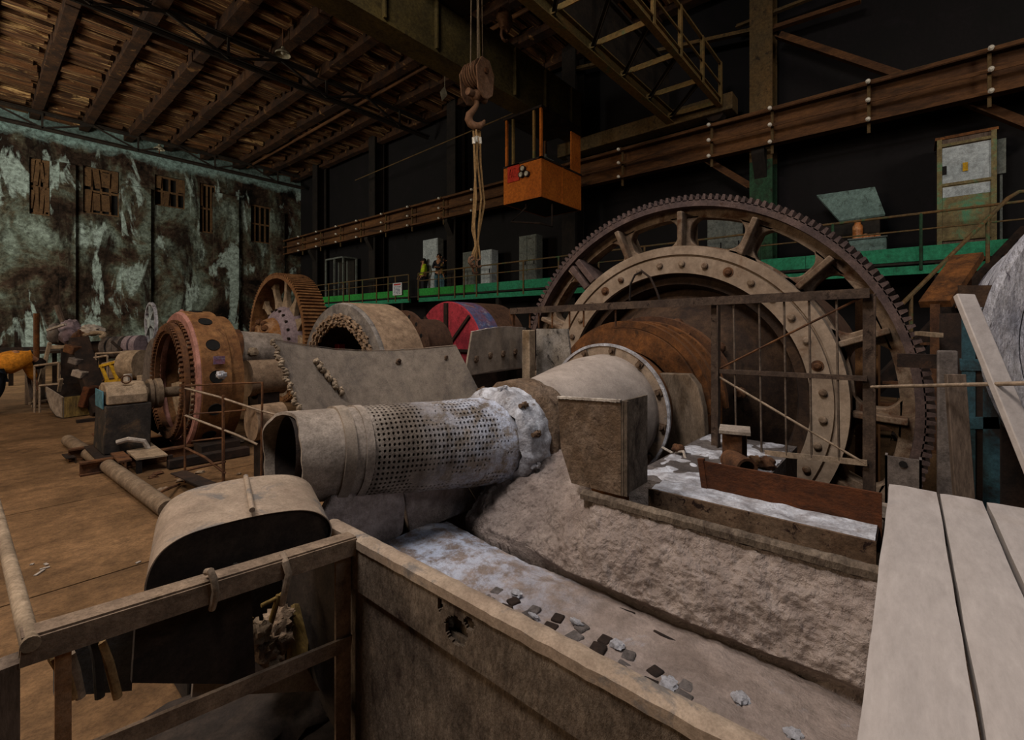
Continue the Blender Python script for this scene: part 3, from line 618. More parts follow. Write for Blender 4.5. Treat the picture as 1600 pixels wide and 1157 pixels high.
MB().box((X0 - .02, q.y + .07, zb2), (X0 - .003, p.y - .07, za)).link('upper_panel', 'cabinet_white', t, smooth=False)
MB().box((X0 - .02, q.y + .07, zc), (X0 - .003, p.y - .07, zb2 - .06)).link('lower_panel', 'booth_panel', t, smooth=False)
MB().box((X0 - .025, q.y + .08, zb2 - .3), (X0 - .021, p.y - .08, zb2 - .08)).link('label_strip', 'cabinet_white', t, smooth=False)
for yy, px in ((268, 1475), (262, 1508)):
    c = pt(px, yy, X=X0); MB().box((X0 - .04, c.y - .04, c.z - .08), (X0 - .02, c.y + .04, c.z + .1)).link('switch', 'yellow_paint' if px > 1500 else 'black', t)
p, q = pt(1558, 218, X=13.9), pt(1572, 270, X=13.9)
tag(MB().box((13.9, q.y, q.z), (13.95, p.y, p.z)).bar((13.97, (p.y + q.y) / 2, DZ), (13.97, (p.y + q.y) / 2, p.z - .02), .04, .04, (1, 0, 0)).link('panel_board', 'cabinet_grey', smooth=False), 'narrow grey panel board on a post at the right of the switchgear booth', 'panel')
# tilted desk
P = [pt(1276, 305, X=13.75), pt(1367, 292, X=13.95), pt(1383, 334, X=13.75), pt(1312, 345, X=13.6)]
t = thing('control_desk', 'tilted grey green control desk behind the walkway rail', 'desk', ((P[0] + P[2]) / 2).to_tuple()[:2] + (DZ,))
MB().prism(P, (.04, 0, -.04)).link('desk_panel', 'desk_teal', t, smooth=False)
MB().box((13.75, P[2].y + .1, DZ), (14.1, P[0].y - .1, P[3].z - .04)).link('pedestal', 'deck_dark', t, smooth=False)
c = pt(1355, 372, X=13.6)
t2 = thing('equipment_box', 'low pale grey box on the walkway right of the gear ring', 'box', (13.7, c.y, DZ))
p, q = pt(1326, 376, X=13.55), pt(1385, 392, X=13.55)
MB().box((13.55, q.y, DZ), (13.95, p.y, p.z)).link('body', 'desk_teal', t2, bevel=.02)
MB().box((13.52, q.y - .02, p.z), (13.98, p.y + .02, p.z + .03)).link('lid', 'cabinet_grey', t2)
bz = p.z + .03
for k, (px, h, r, lb) in enumerate(((1340, .42, .1, 'tall copper coloured can standing on the pale grey box'), (1352, .1, .07, 'small copper coloured tin lying left among the three tins on the grey box'), (1361, .08, .06, 'small pale tin in the middle of the row on the grey box'), (1371, .09, .06, 'small tin at the right end of the row on the grey box'))):
    y = pt(px, 370, X=13.65).y
    tag(MB().lathe((13.65, y, bz), (0, 0, 1), [(0, 0), (0, r), (h * .7, r), (h * .85, r * .6), (h, r * .6), (h, 0)], 16).link('tin_can', 'copper'), lb, 'can', 'tins on the grey box' if k else None)
# stair flight and its railing at the right
a, b = pt(1592, 300, X=12.6), pt(1402, 482, X=10.2)
t = thing('steel_stair', 'steep steel stair with pipe railing coming down from the walkway at right', 'stair', (10.2, b.y, FL))
pts = [pt(1640, 296, X=12.6), pt(1592, 300, X=12.6), pt(1575, 310, X=12.4), pt(1480, 405, X=11.2), pt(1405, 480, X=10.2)]
MB().path(pts, .035, 8).link('handrail', 'rail_rust', t)
for f_ in (.2, .55, .9):
    q = lerp(pts[2], pts[4], f_); MB().tube(q, q - V((0, 0, .95)), .03, n=8).link('railing_post', 'rail_rust', t)
s0, s1 = pts[2] - V((0, 0, .95)), pts[4] - V((0, 0, .95)); dirv = (s1 - s0).normalized()
s2 = s0 + dirv * ((FL - s0.z) / dirv.z); s0 = s0 - dirv * .6
MB().bar(s0, s2, .06, .26).link('stringer', 'rust_dark', t, smooth=False)
MB().bar(s0 + V((0, -.8, 0)), s2 + V((0, -.8, 0)), .06, .26).link('stringer', 'rust_dark', t, smooth=False)
for k in range(11):
    q = lerp(s0, s2, (k + .5) / 11); MB().box(tuple(q + V((-.13, -.78, -.02))), tuple(q + V((.13, -.02, .02)))).link('tread', 'rust', t, smooth=False)
# an inclined orange belt frame seen below the walkway
p, q = pt(1515, 398, X=9.5), pt(1466, 468, X=8.6)
t = thing('inclined_chute', 'inclined orange brown chute under the walkway near the white drum', 'chute', (q.x, q.y, FL))
MB().bar(lerp(p, q, .05), lerp(p, q, 1.1), .34, .1).link('chute_plate', 'rust_orange', t, smooth=False)
e = lerp(p, q, 1.1); MB().bar((e.x, e.y, FL), e, .1, .1, (1, 0, 0)).link('leg', 'rust', t, smooth=False)
e = lerp(p, q, .1); MB().bar((e.x, e.y, FL), e, .1, .1, (1, 0, 0)).link('leg', 'rust', t, smooth=False)
# ------------------------------------------------------------------ people
def skin_body(name, verts, edges, radii, m, parent, levels=2):
    me = bpy.data.meshes.new(name); o0 = V(parent['_o'])
    me.from_pydata([V(v) - o0 for v in verts], edges, []); o = bpy.data.objects.new(name, me); col.objects.link(o); o.parent = parent; o['_o'] = tuple(o0)
    o.modifiers.new('skin', 'SKIN'); o.modifiers['skin'].use_smooth_shade = True
    sv = me.skin_vertices[0].data
    for i, r in enumerate(radii): sv[i].radius = r if hasattr(r, '__len__') else (r, r); sv[i].use_root = (i == 0)
    sm = o.modifiers.new('sub', 'SUBSURF'); sm.levels = levels; sm.render_levels = levels
    me.materials.append(MATS[m]); return o
def person(root, base, yaw, jacket, trousers, hairlen, arms, pose_lean=0., h=1.72, vest=False, hairmat='hair'):
    Rz = Matrix.Rotation(yaw, 3, 'Z'); B = V(base); k = h / 1.72
    T = lambda x, y, z: B + Rz @ V((x * k, y * k + pose_lean * max(0, z - .9), z * k))
    # one continuous body: pelvis, spine, neck, head, arms with hands, legs with feet
    pv = [(0, 0, .95), (0, 0, 1.12), (0, .0, 1.32), (0, -.01, 1.44), (0, .01, 1.52), (0, .02, 1.60), (0, .02, 1.70)]
    ed = [(i, i + 1) for i in range(6)]; rad = [(.15, .11), (.14, .1), (.16, .11), (.1, .08), (.055, .055), (.085, .095), (.06, .07)]
    for s_ in (-1, 1):
        n = len(pv); el, ha = arms[0 if s_ < 0 else 1]
        pv += [(s_ * .19, 0, 1.40), el, ha, tuple(V(ha) + (V(ha) - V(el)).normalized() * .09)]; rad += [.06, .045, .035, .03]; ed += [(3, n), (n, n + 1), (n + 1, n + 2), (n + 2, n + 3)]
        n = len(pv); pv += [(s_ * .1, 0, .88), (s_ * .11, .03, .48), (s_ * .11, -.02, .09), (s_ * .12, .16, .04)]; rad += [.095, .065, .045, .04]; ed += [(0, n), (n, n + 1), (n + 1, n + 2), (n + 2, n + 3)]
    skin_body('body', [T(*p) for p in pv], ed, rad, 'skin', root)
    for s_ in (-1, 1):           # five separate fingers to a hand
        el, ha = arms[0 if s_ < 0 else 1]; d = (V(ha) - V(el)).normalized(); side = d.cross(V((0, 0, 1))).normalized() if abs(d.z) < .95 else V((1, 0, 0)); e = V(ha) + d * .09
        f = MB()
        for j in range(4): q = e + side * (.024 * (j - 1.5)); f.path([T(*q), T(*(q + d * .05)), T(*(q + d * .085 + V((0, 0, -.02))))], [.01, .009, .007], 6)
        q = V(ha) + side * .03; f.path([T(*q), T(*(q + side * .035 + d * .04)), T(*(q + side * .04 + d * .075))], [.011, .01, .008], 6); f.link('fingers', 'skin', root)
    pv = [(0, 0, .93), (0, 0, 1.12), (0, 0, 1.33), (0, -.01, 1.46)]; ed = [(0, 1), (1, 2), (2, 3)]; rad = [(.18, .135), (.17, .13), (.19, .135), (.1, .09)]
    for s_ in (-1, 1):
        n = len(pv); el, ha = arms[0 if s_ < 0 else 1]; pv += [(s_ * .19, 0, 1.40), el, tuple(lerp(el, ha, .85))]; rad += [.078, .064, .05]; ed += [(2, n), (n, n + 1), (n + 1, n + 2)]
    skin_body('jacket', [T(*p) for p in pv], ed, rad, jacket, root)
    pv = [(0, 0, .98)]; ed = []; rad = [(.165, .125)]
    for s_ in (-1, 1):
        n = len(pv); pv += [(s_ * .1, 0, .86), (s_ * .11, .03, .48), (s_ * .11, -.02, .1)]; rad += [.115, .085, .07]; ed += [(0, n), (n, n + 1), (n + 1, n + 2)]
    skin_body('trousers', [T(*p) for p in pv], ed, rad, trousers, root)
    for s_ in (-1, 1): MB().blob(T(s_ * .12, .07, .045), (.055, .13, .05) if abs(math.sin(yaw)) < .7 else (.13, .055, .05), 0, 1, 0, 8).link('shoe', 'black', root)
    hb = MB().blob(T(0, -.015, 1.655), (.105, .11, .115), .08, 2, 1, 10)
    if hairlen: hb.blob(T(0, -.07, 1.52), (.1, .05, hairlen), .1, 2, 2, 8)
    hb.link('hair', hairmat, root)
    fb_ = MB()
    for s_ in (-1, 1): fb_.blob(T(s_ * .036, .108, 1.625), .014, 0, 1, 0, 6)
    fb_.blob(T(0, .1, 1.555), (.03, .012, .008), 0, 1, 0, 6); fb_.link('eyes_and_mouth', 'black', root)
    MB().blob(T(0, .122, 1.59), (.015, .022, .026), 0, 1, 0, 6).blob(T(-.1, .02, 1.6), (.014, .03, .035), 0, 1, 0, 6).blob(T(.1, .02, 1.6), (.014, .03, .035), 0, 1, 0, 6).link('nose_and_ears', 'skin', root)
b1 = pt(662, 440, X=13.75); b1.z = DZ
t = thing('person', 'person with long dark hair in a yellow safety vest standing on the green walkway', 'person', b1)
person(t, b1, math.radians(60), 'hi_vis', 'cloth_dark', .17, (((-.27, .02, 1.14), (-.22, .14, .92)), ((.27, .02, 1.14), (.2, .17, .95))), h=1.74)
b2 = pt(686, 440, X=13.75); b2.z = DZ
t = thing('person', 'person in dark jacket and jeans looking down beside the one in the yellow vest', 'person', b2)
person(t, b2, math.radians(120), 'cloth_dark', 'jeans', 0, (((-.25, .06, 1.16), (-.06, .27, 1.14)), ((.25, .06, 1.16), (.06, .27, 1.16))), h=1.86)
b3 = pt(694, 440, X=13.95); b3.z = DZ
t = thing('person', 'person in an ochre jacket half hidden behind the one in jeans', 'person', b3)
person(t, b3, math.radians(200), 'cloth_brown', 'jeans', 0, (((-.26, .02, 1.14), (-.24, .1, .9)), ((.26, .02, 1.14), (.24, .1, .9))), h=1.7)
# person at the left edge, bent over away from the camera
bp = pt(-8, 650, Z=FL); t = thing('person', 'person bent over in an orange jacket and dark trousers at the left edge', 'person', bp)
rt = R_; fw = F
def Q(r, f_, z): return bp + rt * (r - .02) + fw * f_ + V((0, 0, z * 1.07))
pv = [Q(.06, 0, .82), Q(.14, .10, .95), Q(.22, .24, 1.04), Q(.27, .38, 1.06), Q(.27, .50, .98), Q(.26, .58, .88), Q(.26, .62, .79)]
ed = [(i, i + 1) for i in range(6)]; rad = [.15, .15, .17, .12, .06, .09, .06]
for s_ in (-1, 1):
    n = len(pv); pv += [Q(.22 + .07 * s_, .40 - .1 * s_, 1.0), Q(.16 + .06 * s_, .52 - .08 * s_, .76), Q(.16 + .05 * s_, .62 - .05 * s_, .56), Q(.16 + .04 * s_, .65 - .04 * s_, .47)]; rad += [.07, .05, .04, .035]; ed += [(3, n), (n, n + 1), (n + 1, n + 2), (n + 2, n + 3)]
    n = len(pv); pv += [Q(.02 + .09 * s_, -.1 * s_, .76), Q(-.04 + .09 * s_, .06 - .12 * s_, .44), Q(-.2 + .08 * s_, -.02 - .1 * s_, .09), Q(-.1 + .08 * s_, .08 - .1 * s_, .04)]; rad += [.1, .075, .055, .045]; ed += [(0, n), (n, n + 1), (n + 1, n + 2), (n + 2, n + 3)]
skin_body('body', pv, ed, rad, 'skin', t)
jv = [pv[0], pv[1], pv[2], pv[3]]; je = [(0, 1), (1, 2), (2, 3)]; jr = [.22, .25, .25, .17]
for s_ in (-1, 1):
    n = len(jv); jv += [Q(.22 + .07 * s_, .40 - .1 * s_, 1.0), Q(.16 + .06 * s_, .52 - .08 * s_, .78), Q(.17 + .05 * s_, .6 - .05 * s_, .6)]; jr += [.1, .08, .065]; je += [(2, n), (n, n + 1), (n + 1, n + 2)]
skin_body('jacket', jv, je, jr, 'cloth_orange', t)
tv = [Q(.05, 0, .84)]; te = []; tr = [.18]
for s_ in (-1, 1):
    n = len(tv); tv += [Q(.02 + .09 * s_, -.1 * s_, .75), Q(-.04 + .09 * s_, .06 - .12 * s_, .44), Q(-.2 + .08 * s_, -.02 - .1 * s_, .1)]; tr += [.15, .12, .1]; te += [(0, n), (n, n + 1), (n + 1, n + 2)]
skin_body('trousers', tv, te, tr, 'cloth_navy', t)
for s_ in (-1, 1): MB().blob(Q(-.15 + .08 * s_, .03 - .1 * s_, .05), (.12, .12, .055), 0, 1, 0, 8).link('shoe', 'black', t)
MB().blob(Q(.26, .585, .9), (.12, .12, .12), .05, 2, 1, 10).link('hair', 'hair', t)
fg = MB()
for s_ in (-1, 1):
    for j in range(5): q = Q(.16 + .04 * s_ + .018 * (j - 2), .65 - .04 * s_ + .012 * (j - 2), .45); fg.path([q, q + V((.01, .01, -.05)), q + V((0, .0, -.085 + .012 * abs(j - 2)))], [.01, .009, .007], 6)
fg.link('fingers', 'skin', t)
# ================================================================== THE GRINDING MILL WITH ITS RING GEAR
AY, AZ = 2.03, -.727; G0 = 5.19
def ax_pt(x, r, ang): return V((x, AY - r * math.sin(ang), AZ + r * math.cos(ang)))
def axl(b, prof, n=96, **k): return b.lathe((0, AY, AZ), (1, 0, 0), prof, n, **k)
mill = thing('grinding_mill', 'huge grinding mill with a spoked toothed ring gear and bolted dusty end flange', 'mill', (6.5, AY, AZ))
rim = axl(MB(), [(G0, 2.075), (G0, 2.145), (G0 + .55, 2.145), (G0 + .55, 2.075)], 120, closed=True)
NT = 200
for k in range(NT):
    a = 2 * math.pi * k / NT; b = MB(); w1, w2 = .024, .012
    q = []
    for x in (G0 + .0, G0 + .55):
        for r, da in ((2.135, -w1 / 2.14), (2.135, w1 / 2.14), (2.205, w2 / 2.2), (2.205, -w2 / 2.2)): q.append(ax_pt(x, r, a + da))
    rim.add(q, [(0, 1, 2, 3), (7, 6, 5, 4), (0, 4, 5, 1), (1, 5, 6, 2), (2, 6, 7, 3), (3, 7, 4, 0)])
rim.link('ring_gear', 'gear_rim', mill, ang=28)
hubm = axl(MB(), [(G0 + .14, 1.5), (G0 + .14, 1.66), (G0 + .3, 1.66), (G0 + .3, 1.5)], 96, closed=True)
axl(hubm, [(G0 + .14, 1.975), (G0 + .14, 2.08), (G0 + .3, 2.08), (G0 + .3, 1.975)], 96, closed=True)
hubm.link('gear_web', 'gear_web', mill, ang=30)
for k in range(16):
    a = math.radians(2.3 + 22.5 * k); b = MB(); L_, Rr = [], []
    for i in range(13):
        u = i / 12; r = 1.63 + u * .38
        hw = .075 + .13 * max(0, 1 - u / .35) ** 2 + .15 * max(0, (u - .6) / .4) ** 2
        L_.append((r, -hw / r)); Rr.append((r, hw / r))
    poly = [ax_pt(G0 + .14, r, a + d) for r, d in L_ + Rr[::-1]]
    b.prism(poly, (.15, 0, 0))
    er = V((0, -math.sin(a), math.cos(a))); et = V((0, -math.cos(a), -math.sin(a))); c = V((0, AY, AZ))
    q = []
    for x in (G0 - .02, G0 + .5):
        for r, wd in ((1.64, -.03), (1.64, .03), (2.03, .03), (2.03, -.03)):
            q.append(V((x + (.05 if r < 1.8 else 0), 0, 0)) + c + er * r + et * wd)
    b.add(q, [(0, 1, 2, 3), (7, 6, 5, 4), (0, 4, 5, 1), (1, 5, 6, 2), (2, 6, 7, 3), (3, 7, 4, 0)])
    b.link('spoke', 'gear_web', mill, bevel=.012)
# split joint with bolted plates on the left side
a = math.radians(-40); er = V((0, -math.sin(a), math.cos(a))); et = V((0, -math.cos(a), -math.sin(a))); c = V((G0 - .03, AY, AZ))
jb = MB()
for sgn in (-.1, .02):
    jb.add([c + er * r + et * (sgn + d) + V((x, 0, 0)) for x in (0, .4) for r, d in ((1.66, 0), (1.66, .08), (2.03, .08), (2.03, 0))], [(0, 1, 2, 3), (7, 6, 5, 4), (0, 4, 5, 1), (1, 5, 6, 2), (2, 6, 7, 3), (3, 7, 4, 0)])
jb.link('joint_plate', 'gear_rim', mill, bevel=.01)
axl(MB(), [(G0 - .06, 1.335), (G0 - .06, 1.515), (G0 - .03, 1.52), (G0 - .03, 1.535), (G0 - .06, 1.54), (G0 - .06, 1.635), (G0 + .3, 1.635), (G0 + .3, 1.335)], 128, closed=True).link('flange_ring', 'ring_flange', mill, ang=30)
bolt0 = None
for k in range(36):
    a = math.radians(5 + 10 * k); p = ax_pt(G0 - .055, 1.435, a)
    b = MB().lathe(p, (-1, 0, 0), [(0, 0), (0, .034), (.03, .034), (.04, .02), (.04, 0)], 12)
    if k % 5 == 2: b.lathe(p, (-1, 0, 0), [(0, .052), (.012, .052), (.012, .036)], 16)
    b.link('bolt', 'rust' if k % 5 == 2 else 'gear_web', mill)
axl(MB(), [(G0 - .0, 1.34), (G0 + .06, 1.30), (G0 + .06, 1.22), (G0 + .26, 1.18), (G0 + .2, 1.08), (G0 - .1, .84), (G0 - .36, .70), (G0 - .44, .66), (G0 - .5, .66), (G0 - .5, .45)], 96).link('mill_head', 'head_rust', mill, ang=30)
for k in range(10):
    a = math.radians(12 + 36 * k); p = ax_pt(G0 - .25, .78, a); MB().lathe(p, (-1, 0, 0), [(0, 0), (0, .06), (.06, .06), (.09, .03), (.09, 0)], 10).link('head_stud', 'rust', mill)
axl(MB(), [(G0 + .28, 1.56), (8.4, 1.56), (8.4, .6), (8.9, .6), (8.9, 0)], 64).link('shell', 'drum_brown', mill, ang=30)
axl(MB(), [(3.72, .4), (3.72, .53), (3.9, .53), (3.9, .50), (4.72, .50), (4.72, .4)], 64).link('trunnion', 'rust_orange', mill, ang=30)
# bearing housing
t = thing('bearing_housing', 'rusty arched bearing housing holding the mill trunnion behind the dusty cone', 'bearing', (4.25, AY, FL))
axl(MB(), [(3.98, .52), (3.98, .72), (4.52, .72), (4.52, .52)], 48, a0=-math.pi / 2, a1=math.pi / 2, closed=True).link('cap', 'rust_orange', t, ang=30)
for x in (4.02, 4.2, 4.42):
    axl(MB(), [(x, .725), (x, .79), (x + .07, .79), (x + .07, .725)], 48, a0=-math.pi / 2, a1=math.pi / 2, closed=True).link('cap_rib', 'rust_orange', t, ang=30)
pb = MB().box((3.98, AY - .73, FL), (4.52, AY - .53, AZ)).box((3.98, AY + .53, FL), (4.52, AY + .73, AZ)).box((3.98, AY - .9, FL), (4.29, AY + .9, AZ - .55))
pb.link('pedestal', 'rust_orange', t, bevel=.02)
axl(MB(), [(4.56, .76), (4.56, .84), (4.66, .84), (4.66, .76)], 40, a0=-1.15, a1=1.15, closed=True).link('seal_guard', 'rust', t, ang=30)
for a in (-1.12, -.55, 0, .55, 1.12):
    MB().bar(ax_pt(4.5, .70, a), ax_pt(4.6, .80, a), .05, .04).link('guard_bracket', 'rust', t)
# curved rusty panel around the near side of the bearing
MB().prism([pt(x, y, X=3.84) for x, y in ((1000, 583), (1076, 585), (1090, 603), (1099, 640), (1103, 700), (1104, 775), (1000, 775))], (.1, 0, 0)).link('splash_panel', 'panel_dusty', t, bevel=.008)
# discharge cone
cone = thing('discharge_cone', 'dust covered steel discharge cone with bolted flange between trommel and mill', 'cone', (3.1, AY, AZ - .5))
axl(MB(), [(2.42, .30), (2.42, .335), (2.74, .365), (3.1, .435), (3.4, .48), (3.64, .492), (3.64, .46), (3.1, .40), (2.74, .33), (2.42, .30)], 72).link('cone_shell', 'dust_cone', cone, ang=30)
axl(MB(), [(3.64, .45), (3.64, .572), (3.70, .572), (3.70, .45)], 72, closed=True).link('flange', 'guard_metal', cone, ang=30)
axl(MB(), [(3.628, .566), (3.628, .588), (3.655, .588), (3.655, .566)], 72, closed=True).link('flange_edge', 'white_dust', cone, ang=30)
for k in range(12):
    a = math.radians(8 + 30 * k); p = ax_pt(3.64, .53, a); er = V((0, -math.sin(a), math.cos(a))); et = V((0, -math.cos(a), -math.sin(a)))
    b = MB().rbox(p + V((-.006, 0, 0)), (.012, .055, .055), Matrix.Rotation(a, 3, 'X')); b.lathe(p + V((-.012, 0, 0)), (-1, 0, 0), [(0, 0), (0, .017), (.03, .017), (.03, 0)], 8)
    b.link('flange_bolt', 'rust_speckle', cone)
def lump_ring(b, x0, x1, r, amp, n=96, m=16, seed=0):
    base = len(b.v)
    for i in range(m + 1):
        for k in range(n):
            a = 2 * math.pi * k / n; x = x0 + (x1 - x0) * i / m; e = min(1, (8 * min(i / m, 1 - i / m)) ** .5)
            q = V((x * 9, math.cos(a) * 3.2, math.sin(a) * 3.2 + seed)); rr = r * (.82 + .18 * e) + amp * noise.noise(q * 1.3) + amp * .5 * noise.noise(q * 3)
            b.v.append(ax_pt(x + .3 * amp * noise.noise(q), rr, a))
    for i in range(m):
        for k in range(n): p = base + i * n + k; p2 = base + i * n + (k + 1) % n; b.f.append((p, p2, p2 + n, p + n))
    return b
lump_ring(MB(), 2.37, 2.63, .366, .018, seed=4).link('collar', 'rust_mud', cone, ang=60)
# ------------------------------------------------------------------ perforated trommel
T1 = V((2.22, 2.045, AZ - .0)); T0 = pt(427, 716, d=2.2)
trom = thing('trommel_screen', 'long perforated trommel pipe caked with pale dust lying over the trough', 'trommel', tuple((T0 + T1) / 2 - V((0, 0, .25))))
ta = (T1 - T0).normalized(); TL = (T1 - T0).length; e1 = (V((0, 0, 1)) - ta * ta.z).normalized(); e2 = ta.cross(e1)
def tp(s, r, a): return T0 + ta * s + (e1 * math.cos(a) + e2 * math.sin(a)) * r
def tr_(s): return .213 + (.278 - .213) * max(0, s) / TL
ps0, ps1 = TL * .30, TL * .955; na, nl = 52, 34
scr = MB(); grid = {}
for i in range(nl + 1):
    for k in range(na):
        s = ps0 + (ps1 - ps0) * i / nl; a = 2 * math.pi * k / na
        n_ = noise.noise(V((s * 6, math.cos(a) * 1.5, math.sin(a) * 1.5))) * .008 + noise.noise(V((s * 28, math.cos(a) * 7, math.sin(a) * 7))) * .004
        grid[i, k] = len(scr.v); scr.v.append(tp(s, tr_(s) + n_, a))
for i in range(nl):
    for k in range(na):
        k2 = (k + 1) % na; c4 = [grid[i, k], grid[i + 1, k], grid[i + 1, k2], grid[i, k2]]
        cs = sum((scr.v[j] for j in c4), V()) / 4
        fill = noise.noise(cs * 4.5) + .35 * noise.noise(cs * 14) + .5 * max(0, math.cos(2 * math.pi * (k + .5) / na) - .45) + .25 * max(0, i / nl - .6)
        if fill > .42: scr.f.append(tuple(c4)); continue          # hole clogged with mud
        f = .46 if fill < .2 else .32
        sh = (scr.v[c4[1]] - scr.v[c4[0]]) * (.25 if k % 2 else -.25) * 0
        h = len(scr.v); s_c = (i + .5) / nl * (ps1 - ps0) + ps0; nrm = (cs - (T0 + ta * (cs - T0).dot(ta))).normalized()
        mids = [(scr.v[c4[j]] + scr.v[c4[(j + 1) % 4]]) / 2 for j in range(4)]
        ring = []
        for j in range(4):
            ring.append(cs + (scr.v[c4[j]] - cs) * f * .9); ring.append(cs + (mids[j] - cs) * f * 1.28)
        scr.v += ring; scr.v += [p - nrm * .02 for p in ring]
        for j in range(4):
            j2 = (j + 1) % 4
            scr.f.append((c4[j], c4[j2], h + 2 * j + 1)); scr.f.append((c4[j], h + 2 * j + 1, h + 2 * j)); scr.f.append((c4[j2], h + 2 * j2, h + 2 * j + 1))
        for j in range(8): scr.f.append((h + j, h + (j + 1) % 8, h + 8 + (j + 1) % 8, h + 8 + j))
scr.link('perforated_shell', 'trommel_steel', trom, ang=50)
def tube_sheet(b, s_lo, s1, dr, n=72, m=10):
    base = len(b.v)
    for lay in (0, 1):
        for i in range(m + 1):
            for k in range(n):
                a = 2 * math.pi * k / n; s0 = s_lo(a) if callable(s_lo) else s_lo; s = s0 + (s1 - s0) * i / m
                n_ = noise.noise(V((s * 7, math.cos(a) * 2, math.sin(a) * 2 + 9))) * .007
                b.v.append(tp(s, tr_(s) + dr + n_ - lay * .016, a))
    idx = lambda l, i, k: base + l * (m + 1) * n + i * n + k % n
    for k in range(n):
        for i in range(m): b.f.append((idx(0, i, k), idx(0, i, k + 1), idx(0, i + 1, k + 1), idx(0, i + 1, k))); b.f.append((idx(1, i, k), idx(1, i + 1, k), idx(1, i + 1, k + 1), idx(1, i, k + 1)))
        b.f.append((idx(0, 0, k), idx(1, 0, k), idx(1, 0, k + 1), idx(0, 0, k + 1))); b.f.append((idx(0, m, k), idx(0, m, k + 1), idx(1, m, k + 1), idx(1, m, k)))
    return b
tube_sheet(MB(), lambda a: -.01 + .09 * (.5 + .5 * math.sin(a)) + .012 * math.sin(3 * a + 1) + .012 * noise.noise(V((math.cos(a) * 3, math.sin(a) * 3, 2))), ps0 + .004, .0).link('mouth_pipe', 'dust_steel', trom, ang=40)
MB().sheet(lambda u, v: tp(.05 + (TL - .05) * v, tr_(.05 + (TL - .05) * v) - .024, 2 * math.pi * u), 48, 6).link('inner_shade', 'rust_dark', trom)  # dark inner skin, paints in the shade inside the pipe
tube_sheet(MB(), TL * .20, TL * .24, .012, m=3).link('band', 'plate_grey', trom, ang=40)
tube_sheet(MB(), ps0 - .03, ps0 + .01, .008, m=3).link('band', 'dust_steel', trom, ang=40)
tube_sheet(MB(), ps1 - .004, TL + .02, .004, m=4).link('end_pipe', 'trommel_steel', trom, ang=40)
lump_ring(MB(), 2.15, 2.42, .330, .022, seed=1).link('caked_flange', 'white_dust', trom, ang=60)
for k in range(11):
    a = 2 * math.pi * (k + .3) / 11; p = ax_pt(2.24, .338, a)
    MB().blob(p, (.024, .022, .022), .5, 2.2, k, 8).lathe(p + V((-.02, 0, 0)), (-1, 0, 0), [(0, 0), (0, .014), (.03, .014), (.03, 0)], 8).link('caked_bolt', 'rust_speckle' if k % 3 else 'white_dust', trom)
# ================================================================== DISCHARGE TROUGH
TZ = -.8
t = thing('discharge_trough', 'long steel discharge trough under the trommel with dusty rim', 'trough', (1.5, .8, FL))
seamz = -.985
def holed(b, x, th, y0, y1, z0, z1, inside, c=.006):
    ny, nz_ = int((y1 - y0) / c), int((z1 - z0) / c)
    for i in range(ny):
        for j in range(nz_):
            a0, a1 = y0 + (y1 - y0) * i / ny, y0 + (y1 - y0) * (i + 1) / ny; b0, b1 = z0 + (z1 - z0) * j / nz_, z0 + (z1 - z0) * (j + 1) / nz_
            if inside((a0 + a1) / 2, (b0 + b1) / 2): continue
            b.box((x, a0, b0), (x + th, a1, b1))
    return b
h1, h2 = pt(712, 986, X=.95), pt(687, 946, X=.95); h3 = pt(733, 975, X=.95)
def in_hole(y, z):
    n_ = .012 * noise.noise(V((y * 40, z * 40, 3)))
    return ((y - h1.y) / .048) ** 2 + ((z - h1.z) / .042) ** 2 < 1 + n_ * 20 or ((y - h2.y) / .012) ** 2 + ((z - h2.z) / .022) ** 2 < 1 + n_ * 10 or ((y - h3.y) / .022) ** 2 + ((z - h3.z) / .018) ** 2 < 1
hy0, hy1, hz0, hz1 = h1.y - .1, h1.y + .13, h1.z - .055, TZ - .03
fw_ = MB().box((.95, -1.2, seamz), (.962, hy0, TZ)).box((.95, hy1, seamz), (.962, 1.66, TZ)).box((.95, hy0, seamz), (.962, hy1, hz0)).box((.95, hy0, hz1), (.962, hy1, TZ))
holed(fw_, .95, .012, hy0, hy1, hz0, hz1, in_hole)
fw_.link('front_plate', 'mud_steel', t, smooth=False)
MB().box((.972, -1.2, FL), (.984, 1.66, seamz + .05)).link('lower_front_plate', 'mud_steel', t, smooth=False)
MB().box((.99, -1.2, -1.25), (1.0, 1.66, TZ - .02)).link('inner_plate', 'mud_steel', t, smooth=False)
MB().box((.985, 1.66, FL), (1.0, 2.28, TZ - .03)).link('side_plate', 'guard_dark', t, smooth=False)
MB().sheet(lambda u, v: (.942 + .06 * v, -1.2 + 3.0 * u, TZ + .006 + .008 * math.sin(math.pi * v) + .004 * noise.noise(V((u * 60, v * 5, 1)))), 120, 6, (0, 0, -.03)).link('rim', 'guard_metal', t, ang=50)
MB().box((1.98, -1.2, FL), (2.0, 1.22, TZ - .03)).link('back_plate', 'mud_steel', t, smooth=False)
MB().sheet(lambda u, v: (1.945 + .06 * v, -1.2 + 2.42 * u, TZ - .01 + .012 * math.sin(math.pi * v) + .005 * noise.noise(V((u * 60, v * 5, 7)))), 100, 6, (0, 0, -.025)).link('back_rim', 'mud_steel', t, ang=50)
MB().box((1.0, -1.2, -1.27), (2.0, 2.28, -1.24)).link('bottom_plate', 'rust_dark', t, smooth=False)
MB().box((1.0, 2.28, FL), (2.3, 2.3, -1.0)).link('end_plate', 'stone_dark', t, smooth=False)
